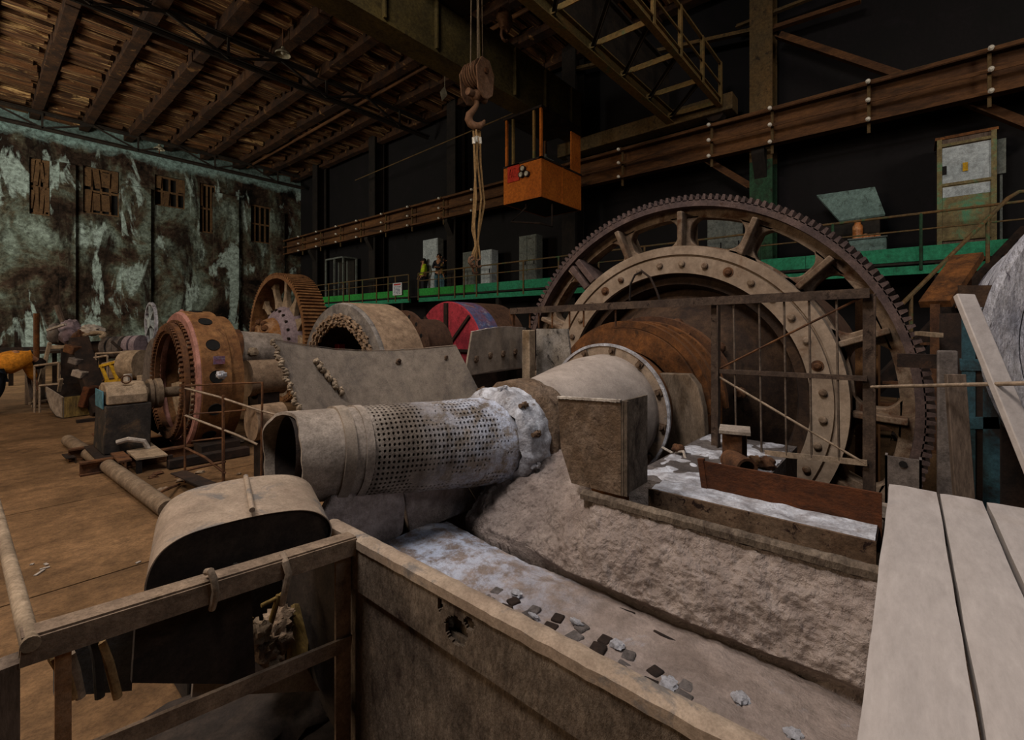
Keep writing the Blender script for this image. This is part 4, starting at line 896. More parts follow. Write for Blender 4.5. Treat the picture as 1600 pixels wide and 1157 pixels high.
# caked mud bank on the back plate
def bank(u, v):
    y = -1.1 + 3.1 * u; toe = 1.80 + .05 * noise.noise(V((y * 2.5, 0, 3))) + .10 * max(0, (y - 1.25)) - .05 * max(0, .3 - y); top = 1.965
    k = max(0, min(1, (y - 1.14) / .4)); top += .45 * k
    vv = v ** .8; x = toe + (top - toe) * (vv ** (1.6 - .5 * k)); z = -1.17 + .335 * vv + .075 * k * vv
    n_ = .03 * noise.noise(V((x * 5, y * 5, z * 5))) + .022 * noise.noise(V((x * 17, y * 17, z * 17))) + .018 * abs(noise.noise(V((x * 38, y * 38, z * 38)))) + .007 * noise.noise(V((x * 80, y * 80, z * 80)))
    if v < .05: n_ *= .5
    if v < .07: x += .05 * (1 - v / .07)
    return (x - n_ * .9 * (1 - v * .5) * (1 - max(0, v - .92) * 10), y, z + n_ * .7)
m_ = MB().sheet(bank, 480, 90, (.05, 0, -.12)).link('caked_mud', 'mud', ang=70); m_['kind'] = 'stuff'; tag(m_, 'thick bank of caked grey mud along the back wall of the trough', 'mud')
def bed(u, v):
    y = -1.1 + 3.2 * u; x = 1.003 + .86 * v
    z = -1.168 - .03 * max(0, v - .85) / .15 + .02 * noise.noise(V((x * 3, y * 3, 4))) + .008 * noise.noise(V((x * 12, y * 12, 4))) + .0035 * noise.noise(V((x * 40, y * 40, 4))) + .06 * max(0, y - 1.45)
    return (x, y, z)
m_ = MB().sheet(bed, 220, 60, (0, 0, -.07)).link('dust_bed', 'mud_floor', ang=70); m_['kind'] = 'stuff'; tag(m_, 'pale dust and dried mud covering the bottom of the trough', 'mud')
# conveyor flights half buried in the dust
t = thing('drag_chain', 'dark drag chain flights half buried in dust along the front of the trough', 'chain', (1.5, .6, -1.17))
for k in range(13):
    y = .12 + k * .105; x = 1.47 + .02 * math.sin(k)
    MB().rbox((x, y, -1.186 + .006 * math.sin(k * 2)), (.06, .055, .05), Matrix.Rotation(.2 * math.sin(k * 3), 3, 'Z')).rbox((x + .07, y + .01, -1.187), (.05, .045, .045), Matrix.Rotation(.3 * math.cos(k * 2), 3, 'Z')).link('flight', 'rust_dark' if k % 2 else 'stone_dark', t, bevel=.006)
for k in range(4):
    MB().rbox((1.62 + .05 * k, .3 + .2 * k, -1.182), (.012, .10, .03), Matrix.Rotation(.3 * math.sin(k * 3), 3, 'Z')).link('scraper', 'rust_dark', t, bevel=.004)
for k in range(7):
    y = .25 + k * .18 + .03 * math.sin(k * 5); o = MB().blob((1.53 + .05 * math.sin(k * 2.2), y, -1.16), (.022 + .012 * math.sin(k), .028, .012), .5, 3, k, 8).link('dust_clump', 'white_dust')
    tag(o, 'small white clump of dust beside the drag chain in the trough', 'clump', 'white clumps along the drag chain')
# broken plates and mud lumps under the trommel
Yp = 2.2
def plate(name, px, Y0, tilt, m, lab, cat):
    P = [pt(x, y, Y=Y0 + tilt * (y - 780) / 100) for x, y in px]; tag(MB().prism(P, (.01, .05, .01)).link(name, m, bevel=.008), lab, cat)
plate('broken_slab', [(496, 818), (520, 775), (580, 758), (628, 752), (634, 790), (630, 832), (612, 858), (560, 850)], 2.08, .05, 'slab_mud', 'dark broken slab hanging under the left part of the trommel', 'slab')
plate('broken_slab', [(634, 792), (632, 752), (700, 742), (722, 745), (748, 792), (640, 838)], 2.12, .05, 'slab_mud', 'middle broken slab with cracks hanging under the trommel', 'slab')
plate('broken_slab', [(752, 792), (724, 745), (795, 738), (802, 768), (785, 778)], 2.13, .03, 'slab_mud', 'right hand broken slab under the caked flange of the trommel', 'slab')
for i, (x, y, r, lb) in enumerate(((778, 822, .06, 'dark lump of dried mud hanging at the end of the trough bank'), (790, 798, .05, 'lump of dried mud under the caked trommel flange'), (770, 770, .045, 'lump of mud wedged between the broken slabs at right'))):
    p = pt(x, y, Y=1.98); tag(MB().blob(p, (r * .8, r, r * 1.5), .5, 2, i + 20, 12).link('mud_lump', 'slab_mud', ang=60), lb, 'lump')
# steel housing plate in front of the cone
t = thing('housing_plate', 'rusty mud streaked steel housing plate standing on the trough in front of the cone', 'plate', (2.1, 1.2, TZ))
a_, b_, c_, d_ = pt(872, 621, X=2.02), pt(970, 627, X=2.02), pt(975, 786, X=2.02), pt(893, 764, X=2.02)
mid = pt(876, 700, X=2.02)
MB().prism([a_, b_, V((2.02, b_.y, TZ)), V((2.02, d_.y, TZ)), mid], (.015, 0, 0)).link('front_face', 'rust_mud', t, smooth=False)
MB().box((2.022, b_.y - .012, TZ), (2.29, b_.y, b_.z)).bar((2.035, b_.y - .02, TZ), (2.035, b_.y - .02, b_.z), .02, .02, (1, 0, 0)).link('side_face', 'mud_steel', t, smooth=False)
MB().sheet(lambda u, v: (2.01 + .02 * v, b_.y + (a_.y - b_.y) * u, b_.z + (a_.z - b_.z) * u + .006 + .004 * noise.noise(V((u * 20, v, 0)))), 30, 2, (0, 0, -.012)).link('dusty_edge', 'edge_white', t)
# foundation, launder and dust behind the trough
t = thing('launder_channel', 'rusty steel launder channel running behind the trough under the fence', 'channel', (2.4, .5, -1.2))
MB().box((2.28, .095, -1.25), (2.295, 1.02, -.83)).link('front_plate', 'rust_speckle', t, smooth=False)
MB().box((2.295, .095, -.86), (2.5, 1.02, -.845)).link('bottom_plate', 'rust_dark', t, smooth=False)
MB().box((2.5, .085, -.95), (2.515, .82, -.70)).bar((2.508, .80, -.9), (2.508, .83, -.69), .03, .03, (1, 0, 0)).link('rear_plate', 'rust_red', t, smooth=False)
for y in (.15, .95): MB().box((2.31, y - .04, FL), (2.46, y + .04, -.86)).link('leg', 'rust_dark', t)
m_ = MB().sheet(lambda u, v: (2.297 + .2 * v, .1 + .92 * u, -.835 + .01 * noise.noise(V((u * 12, v * 4, 2)))), 80, 16, (0, 0, -.012)).link('white_powder', 'white_dust', ang=60); m_['kind'] = 'stuff'; tag(m_, 'strip of white powder lying in the rusty launder channel', 'powder')
t = thing('foundation_block', 'low concrete foundation under the fence in front of the mill', 'foundation', (3.2, .5, FL))
MB().box((2.53, .62, FL), (3.94, 1.25, -.87)).link('block', 'stone_dark', t, smooth=False)
m_ = MB().sheet(lambda u, v: (2.535 + 1.38 * v, .63 + .6 * u, -.87 + .03 * noise.noise(V((u * 3, v * 6, 2))) + .012 * noise.noise(V((u * 9, v * 17, 2)))), 60, 60, (0, 0, -.03)).link('white_powder', 'white_dust', ang=60); m_['kind'] = 'stuff'; tag(m_, 'white powder spilled over the foundation below the mill', 'powder')
tag(MB().box((2.60, .085, FL), (2.86, .45, -.88)).link('timber_stack', 'wood_brown', bevel=.01), 'brown timber block behind the rusty launder plate near the planks', 'timber')
# stub of beam and pipe on the foundation
p = pt(1148, 672, X=3.05)
t = thing('beam_stub', 'short steel beam stub with a flat square top plate below the mill', 'stub', (p.x, p.y, -.86))
MB().rbox((p.x, p.y, p.z), (.2, .17, .018), Matrix.Rotation(.25, 3, 'Z')).link('top_plate', 'dust_steel', t)
MB().ibeam((p.x, p.y, -.86), (p.x, p.y, p.z - .01), .11, .12, .015, up=(1, 0, 0)).link('web', 'rust', t, smooth=False)
q = pt(1148, 722, X=2.9); tag(MB().lathe((q.x, q.y - .02, -.79), (.75, .65, 0), [(-.1, .045), (-.1, .06), (.1, .06), (.1, .045), (-.1, .045)], 20).link('pipe_stub', 'rust'), 'short rusty pipe stub lying in front of the beam stub', 'pipe')
for i, (x, y, r, lb) in enumerate(((1198, 725, .05, 'brown lump beside the fence foot on the white powder'), (1060, 720, .04, 'lump of scale under the cone flange'), (1180, 690, .045, 'orange brown lump under the fence diagonal'))):
    p = pt(x, y, X=3.2); p.z = -.84; tag(MB().blob(p, (r, r, r * .8), .4, 2, i + 40, 10).link('scale_lump', 'hub_orange' if i == 2 else 'rust', ang=60), lb, 'lump')
ws = MB().path([pt(1035, 700, X=3.3), pt(1050, 708, X=3.2), pt(1068, 706, X=3.15), pt(1072, 722, X=3.1), pt(1069, 752, X=3.05)], .01, 6).link('bent_strap', 'edge_white'); tag(ws, 'thin bent white strap dangling below the cone flange', 'strap')
# ------------------------------------------------------------------ fence before the mill
FX = 3.55
t = thing('guard_fence', 'rusty angle iron guard fence with thin bars in front of the ring gear', 'fence', (FX, 1.2, -.86))
f3 = lambda x, y: pt(x, y, X=FX)
r0, r1 = f3(800, 487), f3(1359, 459)
MB().angle(r0, r1, .055, .01, flip=-1).link('top_rail', 'fence_rust', t, smooth=False)
for x in (1357, 1116):
    p = f3(x, 460); q = lerp(r0, r1, (p.y - r0.y) / (r1.y - r0.y)); MB().angle((FX, p.y, FL), (FX, p.y, q.z), .06, .01, up=(1, 0, 0)).link('post', 'fence_rust', t, smooth=False)
MB().bar(f3(1122, 580), f3(1355, 592), .028, .03, (0, 0, 1)).link('mid_rail', 'fence_rust', t, smooth=False)
MB().bar(f3(1195, 708), f3(1355, 724), .012, .035, (0, 0, 1)).link('bottom_rail', 'rod_dusty', t, smooth=False)
for x, y1 in ((1150, 668), (1190, 706), (1229, 712), (1268, 716), (1311, 720)):
    a = f3(x - 4, 470); q = lerp(r0, r1, (a.y - r0.y) / (r1.y - r0.y)); MB().tube(q, f3(x, y1), .007, n=6).link('bar', 'fence_rod', t)
for x in (828, 842, 863, 890, 912, 962): a = f3(x, 480); q = lerp(r0, r1, (a.y - r0.y) / (r1.y - r0.y)); MB().tube(q, q - V((0, 0, .17)), .009, n=6).link('bar', 'rust', t)
MB().tube(f3(1123, 577), f3(1352, 462), .008, n=6).link('diagonal_rod', 'rust', t); MB().tube(f3(1123, 589), f3(1352, 725), .008, n=6).link('diagonal_rod', 'rod_dusty', t)
MB().path([f3(984, 470), f3(985, 445), f3(992, 430), f3(1003, 424), f3(1016, 434), f3(1026, 455), f3(1031, 470)], .009, 6).link('wire_loop', 'rust_dark', t)
# a leg of the fence's left end, fixed to the bearing bracket plate
q = f3(803, 487); MB().bar(q + V((0, .02, -.14)), q + V((0, .02, .03)), .04, .04, (1, 0, 0)).link('end_lug', 'rust', t, smooth=False)
o = MB().tube(f3(1362, 605), pt(1700, 597, X=2.5), .009, n=8).link('steel_rod', 'rod_dusty'); tag(o, 'straight thin steel rod reaching from the fence post to the right edge', 'rod')
# bracket plates left of the cone
p = [pt(838, 514, X=4.0), pt(886, 514, X=4.0), pt(892, 560, X=4.0), pt(838, 600, X=4.0)]
t = thing('bracket_plate', 'pale stained bracket plate standing left of the cone flange', 'plate', (4.0, p[0].y, FL))
MB().prism(p, (.03, 0, 0)).link('plate', 'stained_plate', t, smooth=False); MB().box((4.0, p[0].y - .3, FL), (4.06, p[0].y, p[3].z)).link('stand', 'rust_dark', t, smooth=False)
a = pt(826, 516, X=3.8); t = tag(MB().bar((a.x, a.y, FL), a, .1, .1, (1, 0, 0)).link('rusty_post', 'tan_scrap', bevel=.01), 'square rusty post between the small bolted plate and the pale bracket plate', 'post')
# ------------------------------------------------------------------ planks
pz = -.745; th = .055
pl_ = [(.07, -.098, .46, 2.86, 'wide dusty walkway plank next to the trough, first of three from the left'), (-.108, -.242, .40, 2.84, 'middle one of the three dusty walkway planks'), (-.255, -.47, .5, 2.83, 'dusty walkway plank at the right edge of the three')]
for y0, y1, xa, xb, lb in pl_:
    o = MB().sheet(lambda u, v: (xa + (xb - xa) * u, y0 + (y1 - y0) * v + .003 * noise.noise(V((u * 9, v, y0 * 9))), pz - .004 * (abs(2 * v - 1) ** 4) + .004 * noise.noise(V((u * 5, v * 2, y0 * 30)))), 60, 8, (0, 0, -th)).link('wooden_plank', 'plank_wood', ang=40)
    tag(o, lb, 'plank', 'planks laid over the trough')
t = thing('plank_trestle', 'low timber trestle carrying the far end of the planks', 'trestle', (2.62, -.2, FL))
MB().box((2.56, -.55, pz - th - .08), (2.66, .06, pz - th - .002)).link('cross_beam', 'wood_brown', t); 
for y in (-.5, .0): MB().box((2.57, y - .04, FL), (2.65, y + .04, pz - th - .08)).link('leg', 'wood_brown', t)
# ------------------------------------------------------------------ right side: white drum, blue frame, boards
dr = thing('whitewashed_drum', 'big whitewashed drum at the right edge with stepped rims', 'drum', (3.9, -1.22, -1.1))
def dl(prof, n=72): return MB().lathe((3.1, -1.24, -.08), (1, 0, 0), prof, n)
dl([(0, 0), (0, .42), (.03, .5), (.03, .62), (.08, .64), (.08, .70)]).link('end_plate', 'whitewash', dr, ang=30)
dl([(.06, .70), (.06, .80), (.12, .83), (.2, .84)]).link('inner_rim', 'whitewash', dr, ang=30)
dl([(.16, .84), (.16, .94), (.22, .965), (.5, .965), (.5, .93), (1.9, .93), (1.9, 0)]).link('shell', 'whitewash', dr, ang=30)
t = thing('drum_cradle', 'dark cradle under the whitewashed drum', 'cradle', (4.0, -1.24, FL))
for x in (3.5, 4.6): MB().box((x, -1.9, FL), (x + .2, -.55, -.95)).link('saddle', 'rust_dark', t)
fr = thing('blue_frame', 'flaking blue steel frame between the ring gear and the white drum', 'frame', (3.35, -.2, FL))
for x, ya, yb, wd, m in ((1513, 478, 770, .05, 'blue_frame'), (1548, 520, 780, .06, 'blue_frame'), (1530, 486, 700, .035, 'rust_dark')):
    a = pt(x, ya, X=3.42); MB().bar((a.x, a.y, FL), a, wd, wd, (1, 0, 0)).link('upright', m, fr, smooth=False)
for yy in (570, 660): a, b = pt(1500, yy, X=3.42), pt(1560, yy, X=3.42); MB().bar(a, b, .06, .06).link('rail', 'blue_frame', fr, smooth=False)
a, b, c, d = pt(1497, 446, X=3.36), pt(1560, 446, X=3.36), pt(1556, 480, X=3.36), pt(1502, 480, X=3.36); MB().prism([a, b, c, d], (.04, 0, 0)).link('top_plate', 'head_rust', fr, smooth=False)
p, q = pt(1506, 462, X=3.05), pt(1622, 742, X=2.66); q = p + (q - p).normalized() * ((p.z - (pz + .0)) / abs((q - p).normalized().z)); dv = (q - p).normalized()
tag(MB().bar(p, q - dv * .01, .075, .03, (1, .6, 0)).link('leaning_board', 'plank_wood', bevel=.004), 'long pale board leaning diagonally before the white drum at right', 'board')
p, q = pt(1492, 585, X=3.18), pt(1528, 775, X=3.05); q.z = FL; tag(MB().bar(q, p, .075, .035, (1, .3, 0)).link('timber_board', 'wood_brown', bevel=.004), 'brown upright board between the ring gear and the blue frame', 'board')
p = pt(1480, 548, X=4.2); tag(MB().bar((p.x, p.y, FL), p, .1, .1, (1, 0, 0)).link('grey_upright', 'grey_scrap', bevel=.01), 'grey upright post close to the teeth on the right of the ring gear', 'post')
p = pt(1486, 490, X=4.6); t = thing('steel_trestle', 'dark steel trestle behind the grey upright post', 'trestle', (p.x, p.y, FL))
MB().bar((p.x, p.y, FL), p, .12, .12, (1, 0, 0)).link('post', 'rust_dark', t, smooth=False); MB().bar(p + V((0, .3, -.35)), p + V((0, -.35, -.35)), .08, .1).link('cross_bar', 'rust_dark', t, smooth=False); MB().bar((p.x, p.y - .3, FL), p + V((0, -.3, -.3)), .1, .1, (1, 0, 0)).link('post', 'rust_dark', t, smooth=False)
p = pt(1411, 716, X=3.0); t = thing('channel_post', 'short open channel post behind the far end of the planks', 'post', (p.x, p.y, FL))
MB().box((p.x, p.y - .07, FL), (p.x + .01, p.y + .07, p.z)).box((p.x, p.y - .07, FL), (p.x + .07, p.y - .06, p.z)).box((p.x, p.y + .06, FL), (p.x + .07, p.y + .07, p.z)).link('channel', 'grey_scrap', t, smooth=False)
MB().lathe((p.x - .002, p.y, p.z - .03), (-1, 0, 0), [(0, 0), (0, .016), (.006, .016), (.006, 0)], 12).link('bolt_head', 'black', t)
a, b = pt(1330, 748, X=2.75), pt(1392, 766, X=2.75); a.z = b.z = -.845; tag(MB().bar(a, b, .05, .06).link('timber_offcut', 'dust_steel', bevel=.004), 'dusty timber offcut lying before the channel post', 'timber')
a, b = pt(1312, 764, X=2.72), pt(1362, 798, X=2.62); a.z = b.z = -.85; tag(MB().bar(a, b, .09, .06).link('timber_offcut', 'wood_brown', bevel=.004), 'brown timber offcut lying behind the rusty launder plate', 'timber')
a, b = pt(1434, 521, X=4.9), pt(1468, 524, X=4.3); tag(MB().bar(a, b, .04, .03).link('peg', 'tan_scrap'), 'short pale peg jutting out by the teeth of the ring gear', 'peg')

p, q = pt(1290, 432, X=6.1), pt(1372, 560, X=6.1)
tag(MB().prism([V((6.1, .43, FL - 1.5)), V((6.1, .43, p.z - .12)), V((6.1, .28, p.z)), V((6.1, q.y, p.z - .35)), V((6.1, q.y, FL - 1.5))], (.5, 0, 0)).link('pinion_cover', 'drum_rust', smooth=False), 'brown peaked pinion cover seen between the right hand gear spokes', 'cover')
# ================================================================== DRUMS AND WHEELS BEHIND THE TROMMEL
# pink and rust gear drum with motor
D1 = V((1.9, 7.73, -.735)); t = thing('gear_drum', 'rusty pink drum with round holes and a toothed inner ring beside the motor', 'drum', (2.2, D1.y, FL))
def d1(prof, n=72, **k): return MB().lathe((D1.x, D1.y, D1.z), (1, 0, 0), prof, n, **k)
d1([(-.0, .80), (-.0, .93), (.03, .955), (.06, .955), (.06, .78)], closed=True).link('front_ring', 'drum_pink', t, ang=30)
d1([(.02, .94), (.05, .965), (.38, .965), (.38, .80), (.02, .80)], closed=True).link('drum_shell', 'drum_rust', t, ang=30)
d1([(.38, .86), (.40, .90), (.55, .90), (.55, .70), (.38, .70)], closed=True).link('rear_ring', 'drum_rust', t, ang=30)
for k in range(14):
    a = 2 * math.pi * k / 14 + .12; er = V((0, -math.sin(a), math.cos(a))); c = D1 + V((.20, 0, 0)) + er * .955
    MB().lathe(c, er, [(.012, 0), (.012, .075), (.018, .08), (.0, .085)], 18).link('hole', 'black', t)
ib = d1([(-.10, .655), (-.10, .80), (-.04, .80), (-.04, .655)], 72, closed=True)
tb = ib
for k in range(72):
    a = 2 * math.pi * k / 72
    for x, r, l in ((-.11, .73, .05), (-.015, .825, .03)):
        er = V((0, -math.sin(a), math.cos(a))); c = V((D1.x + x, D1.y, D1.z)) + er * r; tb.rbox(c, (.05, .035, l * 1.6 if x < -.05 else l), Matrix.Rotation(a, 3, 'X'))
tb.link('toothed_inner_ring', 'rust', t, ang=30)
for k in range(5):
    a = -.9 + k * .32; p = D1 + V((.25, .25 - .1 * k, .15 + .1 * k)); MB().rbox(p, (.3, .06, .16), Matrix.Rotation(.5 + .2 * k, 3, 'X')).link('loose_plate', 'dust_steel', t)
b = MB().lathe((D1.x + .1, D1.y, D1.z), (1, 0, 0), [(.0, .0), (0, .66), (.03, .66), (.03, 0)], 40, a0=math.pi * .55, a1=math.pi * 1.45); b.link('inner_plate', 'tan_scrap', t, ang=30)
p = pt(346, 586, X=2.1); MB().blob(p, (.06, .06, .05), .5, 2, 3, 8).link('grease_lump', 'white_dust', t); p = pt(342, 563, Y=D1.y - .96); 
MB().rbox(p + V((0, -.01, 0)), (.13, .02, .1), Matrix.Identity(3)).link('name_plate', 'blue_paint', t)
p = pt(284, 487, X=2.05); MB().tube(p, p - V((0, 0, .17)), .012).blob(p, .03, 0, 1, 0, 6).link('lifting_pin', 'drum_pink', t)
for s_ in (-.9, .45): MB().box((1.95, D1.y + s_, FL), (2.4, D1.y + s_ + .45, D1.z - .78)).link('saddle', 'rust_dark', t)
# coupling shaft and motor
MZ = pt(240, 618, X=1.6).z
t = thing('motor', 'old electric motor with dusty domed top and lifting ring driving the gear drum', 'motor', (1.32, 7.7, FL + .16))
mx0, mx1 = 1.12, 1.52
dome = [(0, 7.40, FL + .75), (0, 7.40, FL + .86), (0, 7.47, FL + .95), (0, 7.6, FL + 1.0), (0, 7.8, FL + 1.0), (0, 7.93, FL + .95), (0, 8.0, FL + .86), (0, 8.0, FL + .75)]
MB().prism([V((mx0, p[1], p[2])) for p in dome], (mx1 - mx0, 0, 0)).link('domed_cover', 'tan_scrap', t, bevel=.015)
MB().prism([V((mx0 - .04, 7.36, FL + .16)), V((mx0 - .02, 7.40, FL + .74)), V((mx0 - .02, 8.0, FL + .74)), V((mx0 - .04, 8.05, FL + .16))], (mx1 - mx0 + .06, 0, 0)).link('body', 'motor_dark', t, bevel=.015)
MB().box((mx0 - .035, 7.46, FL + .70), (mx0 - .021, 7.94, FL + .92)).link('end_cover', 'motor_blue', t, bevel=.01)
MB().lathe((1.32, 7.5, FL + 1.045), (0, 1, 0), [(-.012, .04), (.012, .04), (.012, .055), (-.012, .055), (-.012, .04)], 20).link('lifting_ring', 'rust', t)
MB().lathe((1.52, D1.y, MZ), (1, 0, 0), [(0, 0), (0, .09), (.06, .09), (.06, .19), (.1, .2), (.12, .17), (.15, .2), (.2, .2), (.22, .14), (.24, .07), (.7, .07), (.7, 0)], 32).link('coupling', 'pipe_dusty', t, ang=30)
MB().path([(1.2, 7.33, FL + .3), (1.3, 7.28, FL + .33), (1.45, 7.27, FL + .28), (1.5, 7.27, FL + .17)], .03, 8).link('cable', 'edge_white', t)
t = thing('skid_frame', 'rusty channel skid frame on the floor under the motor and gear drum', 'frame', (1.3, 7.4, FL))
for y in (7.2, 8.1): MB().ibeam((.85, y, FL + .08), (2.4, y, FL + .08), .1, .155, .02).link('skid', 'rust', t, smooth=False)
MB().box((1.0, 7.25, FL + .14), (1.55, 8.15, FL + .158)).link('deck_plate', 'rust_dark', t)
p, q = pt(192, 716, Z=FL + .1), pt(262, 690, Z=FL + .1)
t = thing('step_plate', 'dusty steel step plate on short legs before the gear drum', 'plate', (p.x + .2, p.y, FL))
A, B_, C_, D_ = pt(190, 700, Z=FL + .16), pt(213, 720, Z=FL + .16), pt(262, 713, Z=FL + .16), pt(236, 694, Z=FL + .16)
MB().prism([A, B_, C_, D_], (0, 0, .02)).link('plate', 'tan_scrap', t, smooth=False)
for q in (A, B_, C_): MB().bar((q.x + .03, q.y + .03, FL), (q.x + .03, q.y + .03, q.z), .05, .05, (1, 0, 0)).link('leg', 'rust_dark', t)
a, b = pt(152, 686, Z=FL + .09), pt(196, 732, Z=FL + .09); tag(MB().ibeam(a, b, .12, .18, .02).link('steel_beam', 'rust', smooth=False), 'rusty steel beam lying between the motor and the floor pipe', 'beam')
a, b = pt(262, 726, Z=FL + .06), pt(388, 704, Z=FL + .06); tag(MB().bar(a, b, .14, .11).link('steel_beam', 'rust_dark', bevel=.01), 'dark steel beam lying along the foot of the gear drum', 'beam')
for i, (x, y, r, m, lb) in enumerate(((255, 708, .07, 'tan_scrap', 'lump of tan debris at the left foot of the gear drum'), (300, 700, .06, 'rubble', 'lump of debris before the middle of the gear drum'), (320, 690, .06, 'rust', 'rusty lump of debris by the pink face of the gear drum'), (365, 688, .1, 'rubble', 'largest lump of debris right of the gear drum'), (175, 700, .06, 'grey_scrap', 'grey lump of debris beside the skid frame'))):
    p = pt(x, y, Z=FL + r * .5); tag(MB().blob(p, (r * 1.3, r, r * .6), .6, 2, i + 60, 10).link('debris_lump', m, ang=60), lb, 'debris', 'debris round the gear drum')
# grey upright guard disc behind the drum
t = tag(MB().lathe((2.0, 9.35, -.95), (1, 0, 0), [(0, 0), (0, .78), (.05, .78), (.05, 0)], 40).box((2.0, 9.0, FL), (2.05, 9.7, -.9)).link('guard_disc', 'grey_scrap', ang=30), 'grey upright disc shaped guard behind the left side of the gear drum', 'guard')
# white handwheel
c = pt(236, 505, d=10.6); t = thing('handwheel', 'small whitish spoked wheel standing behind the gear drum', 'wheel', (c.x, c.y, c.z - .45))
MB().lathe(c, (1, 0, 0), [(-.03, .42), (.03, .42), (.03, .47), (-.03, .47), (-.03, .42)], 36).link('rim', 'whitewash', t)
MB().lathe(c, (1, 0, 0), [(-.05, 0), (-.05, .12), (.05, .12), (.05, 0)], 20).link('hub', 'cabinet_white', t)
for k in range(6):
    a = k * math.pi / 3 + .2; er = V((0, math.sin(a), math.cos(a))); MB().bar(c + er * .08, c + er * .43, .03, .06, (1, 0, 0)).link('spoke', 'cabinet_white', t)
MB().bar((c.x + .06, c.y, FL), (c.x + .06, c.y, c.z), .08, .08, (1, 0, 0)).link('stand', 'rust_dark', t)
# big spoked gear wheel
W = V((4.7, 11.3, -.25)); t = thing('spoked_gear_wheel', 'large rusty spoked gear wheel with lilac hub left of the walkway', 'wheel', (W.x, W.y, W.z - 1.4))
wr = MB().lathe(W, (1, 0, 0), [(0, 1.40), (0, 1.48), (.55, 1.48), (.55, 1.40), (0, 1.40)], 90)
for k in range(110):
    a = 2 * math.pi * k / 110; er = V((0, -math.sin(a), math.cos(a))); wr.rbox(W + V((.28, 0, 0)) + er * 1.50, (.55, .04, .06), Matrix.Rotation(a, 3, 'X'))
wr.link('toothed_rim', 'drum_rust', t, ang=30)
for k in range(12):
    a = 2 * math.pi * k / 12 + .1; er = V((0, -math.sin(a), math.cos(a))); et = V((0, -math.cos(a), -math.sin(a)))
    MB().prism([W + V((.2, 0, 0)) + er * r + et * d for r, d in ((.7, -.16), (1.0, -.06), (1.3, -.06), (1.42, -.14), (1.42, .14), (1.3, .06), (1.0, .06), (.7, .16))], (.12, 0, 0)).link('spoke', 'tan_scrap', t, bevel=.01)
MB().lathe(W, (1, 0, 0), [(-.05, .48), (.0, .60), (.1, .70), (.16, .74), (.3, .76), (.5, .76), (.5, 0)], 60).link('hub', 'lilac_steel', t, ang=30)
for k in range(20):
    a = 2 * math.pi * k / 20; er = V((0, -math.sin(a), math.cos(a))); MB().lathe(W + V((.06, 0, 0)) + er * .655, (-1, 0, .0), [(0, 0), (0, .03), (.05, .03), (.05, 0)], 8).link('hub_bolt', 'rust_dark', t)
MB().lathe(W, (1, 0, 0), [(-.34, .0), (-.34, .34), (-.3, .40), (-.15, .45), (-.05, .48), (.0, .49), (.0, 0)], 48).link('hub_cap', 'hub_orange', t, ang=30)
for k in range(14):
    a = 2 * math.pi * k / 14; er = V((0, -math.sin(a), math.cos(a))); MB().blob(W + V((-.33 + .04 * (k % 2), 0, 0)) + er * .37, (.08, .07, .07), .4, 2, k, 8).link('hub_nut', 'rust', t)
MB().box((5.3, W.y - .3, FL), (5.9, W.y + .3, W.z)).link('bearing_stand', 'rust_dark', t)
# shafts between the drum and the wheel
q = pt(440, 560, Y=9.0)
t = thing('steel_shaft', 'pale thick steel shaft reaching right from the gear drum', 'shaft', (3, 8.0, -.7))
a, b = pt(368, 545, Y=8.6), pt(432, 548, Y=8.6)
MB().tube(a, b, .30, n=32).link('barrel', 'dust_steel', t, ang=30); MB().lathe(a - V((.05, 0, 0)), (b - a), [(-.02, 0), (-.02, .33), (.06, .33), (.06, 0)], 32).link('collar', 'rust', t, ang=30)
MB().bar((a.x + .4, 8.6, FL), (a.x + .4, 8.6, a.z - .25), .3, .3, (1, 0, 0)).link('stand', 'rust_dark', t)
p = pt(395, 550, Y=8.3); MB().blob(p, (.09, .06, .07), .4, 2, 8, 8).link('bracket_lug', 'tan_scrap', t)
a, b = pt(385, 592, Y=7.2), pt(440, 588, Y=7.2)
t = thing('pipe_drum', 'brown short pipe drum lying under the pale shaft', 'pipe', (a.x, a.y, a.z - .3)); MB().tube(a, b, .26, n=28).link('barrel', 'drum_tan', t, ang=30); MB().bar(((a.x + b.x) / 2, a.y, FL), ((a.x + b.x) / 2, a.y, a.z - .2), .3, .3, (1, 0, 0)).link('stand', 'rust_dark', t)
a, b = pt(392, 662, Y=5.6), pt(440, 655, Y=5.6); t = thing('pipe_drum', 'tan pipe drum lying lowest behind the mouth of the trommel', 'pipe', (a.x, a.y, a.z - .2)); MB().tube(a, b, .2, n=28).link('barrel', 'drum_tan', t, ang=30); MB().bar(((a.x + b.x) / 2, a.y, FL), ((a.x + b.x) / 2, a.y, a.z - .15), .2, .2, (1, 0, 0)).link('stand', 'rust_dark', t)
for i, (x, y, r) in enumerate(((405, 498, .12), (425, 490, .1), (447, 520, .12), (452, 545, .1), (445, 575, .1), (448, 600, .09), (440, 618, .09), (450, 635, .08), (430, 630, .07), (438, 606, .08))):
    p = pt(x, y, Y=4.4 if y > 540 else 10.2)
    if y > 540:
        pass
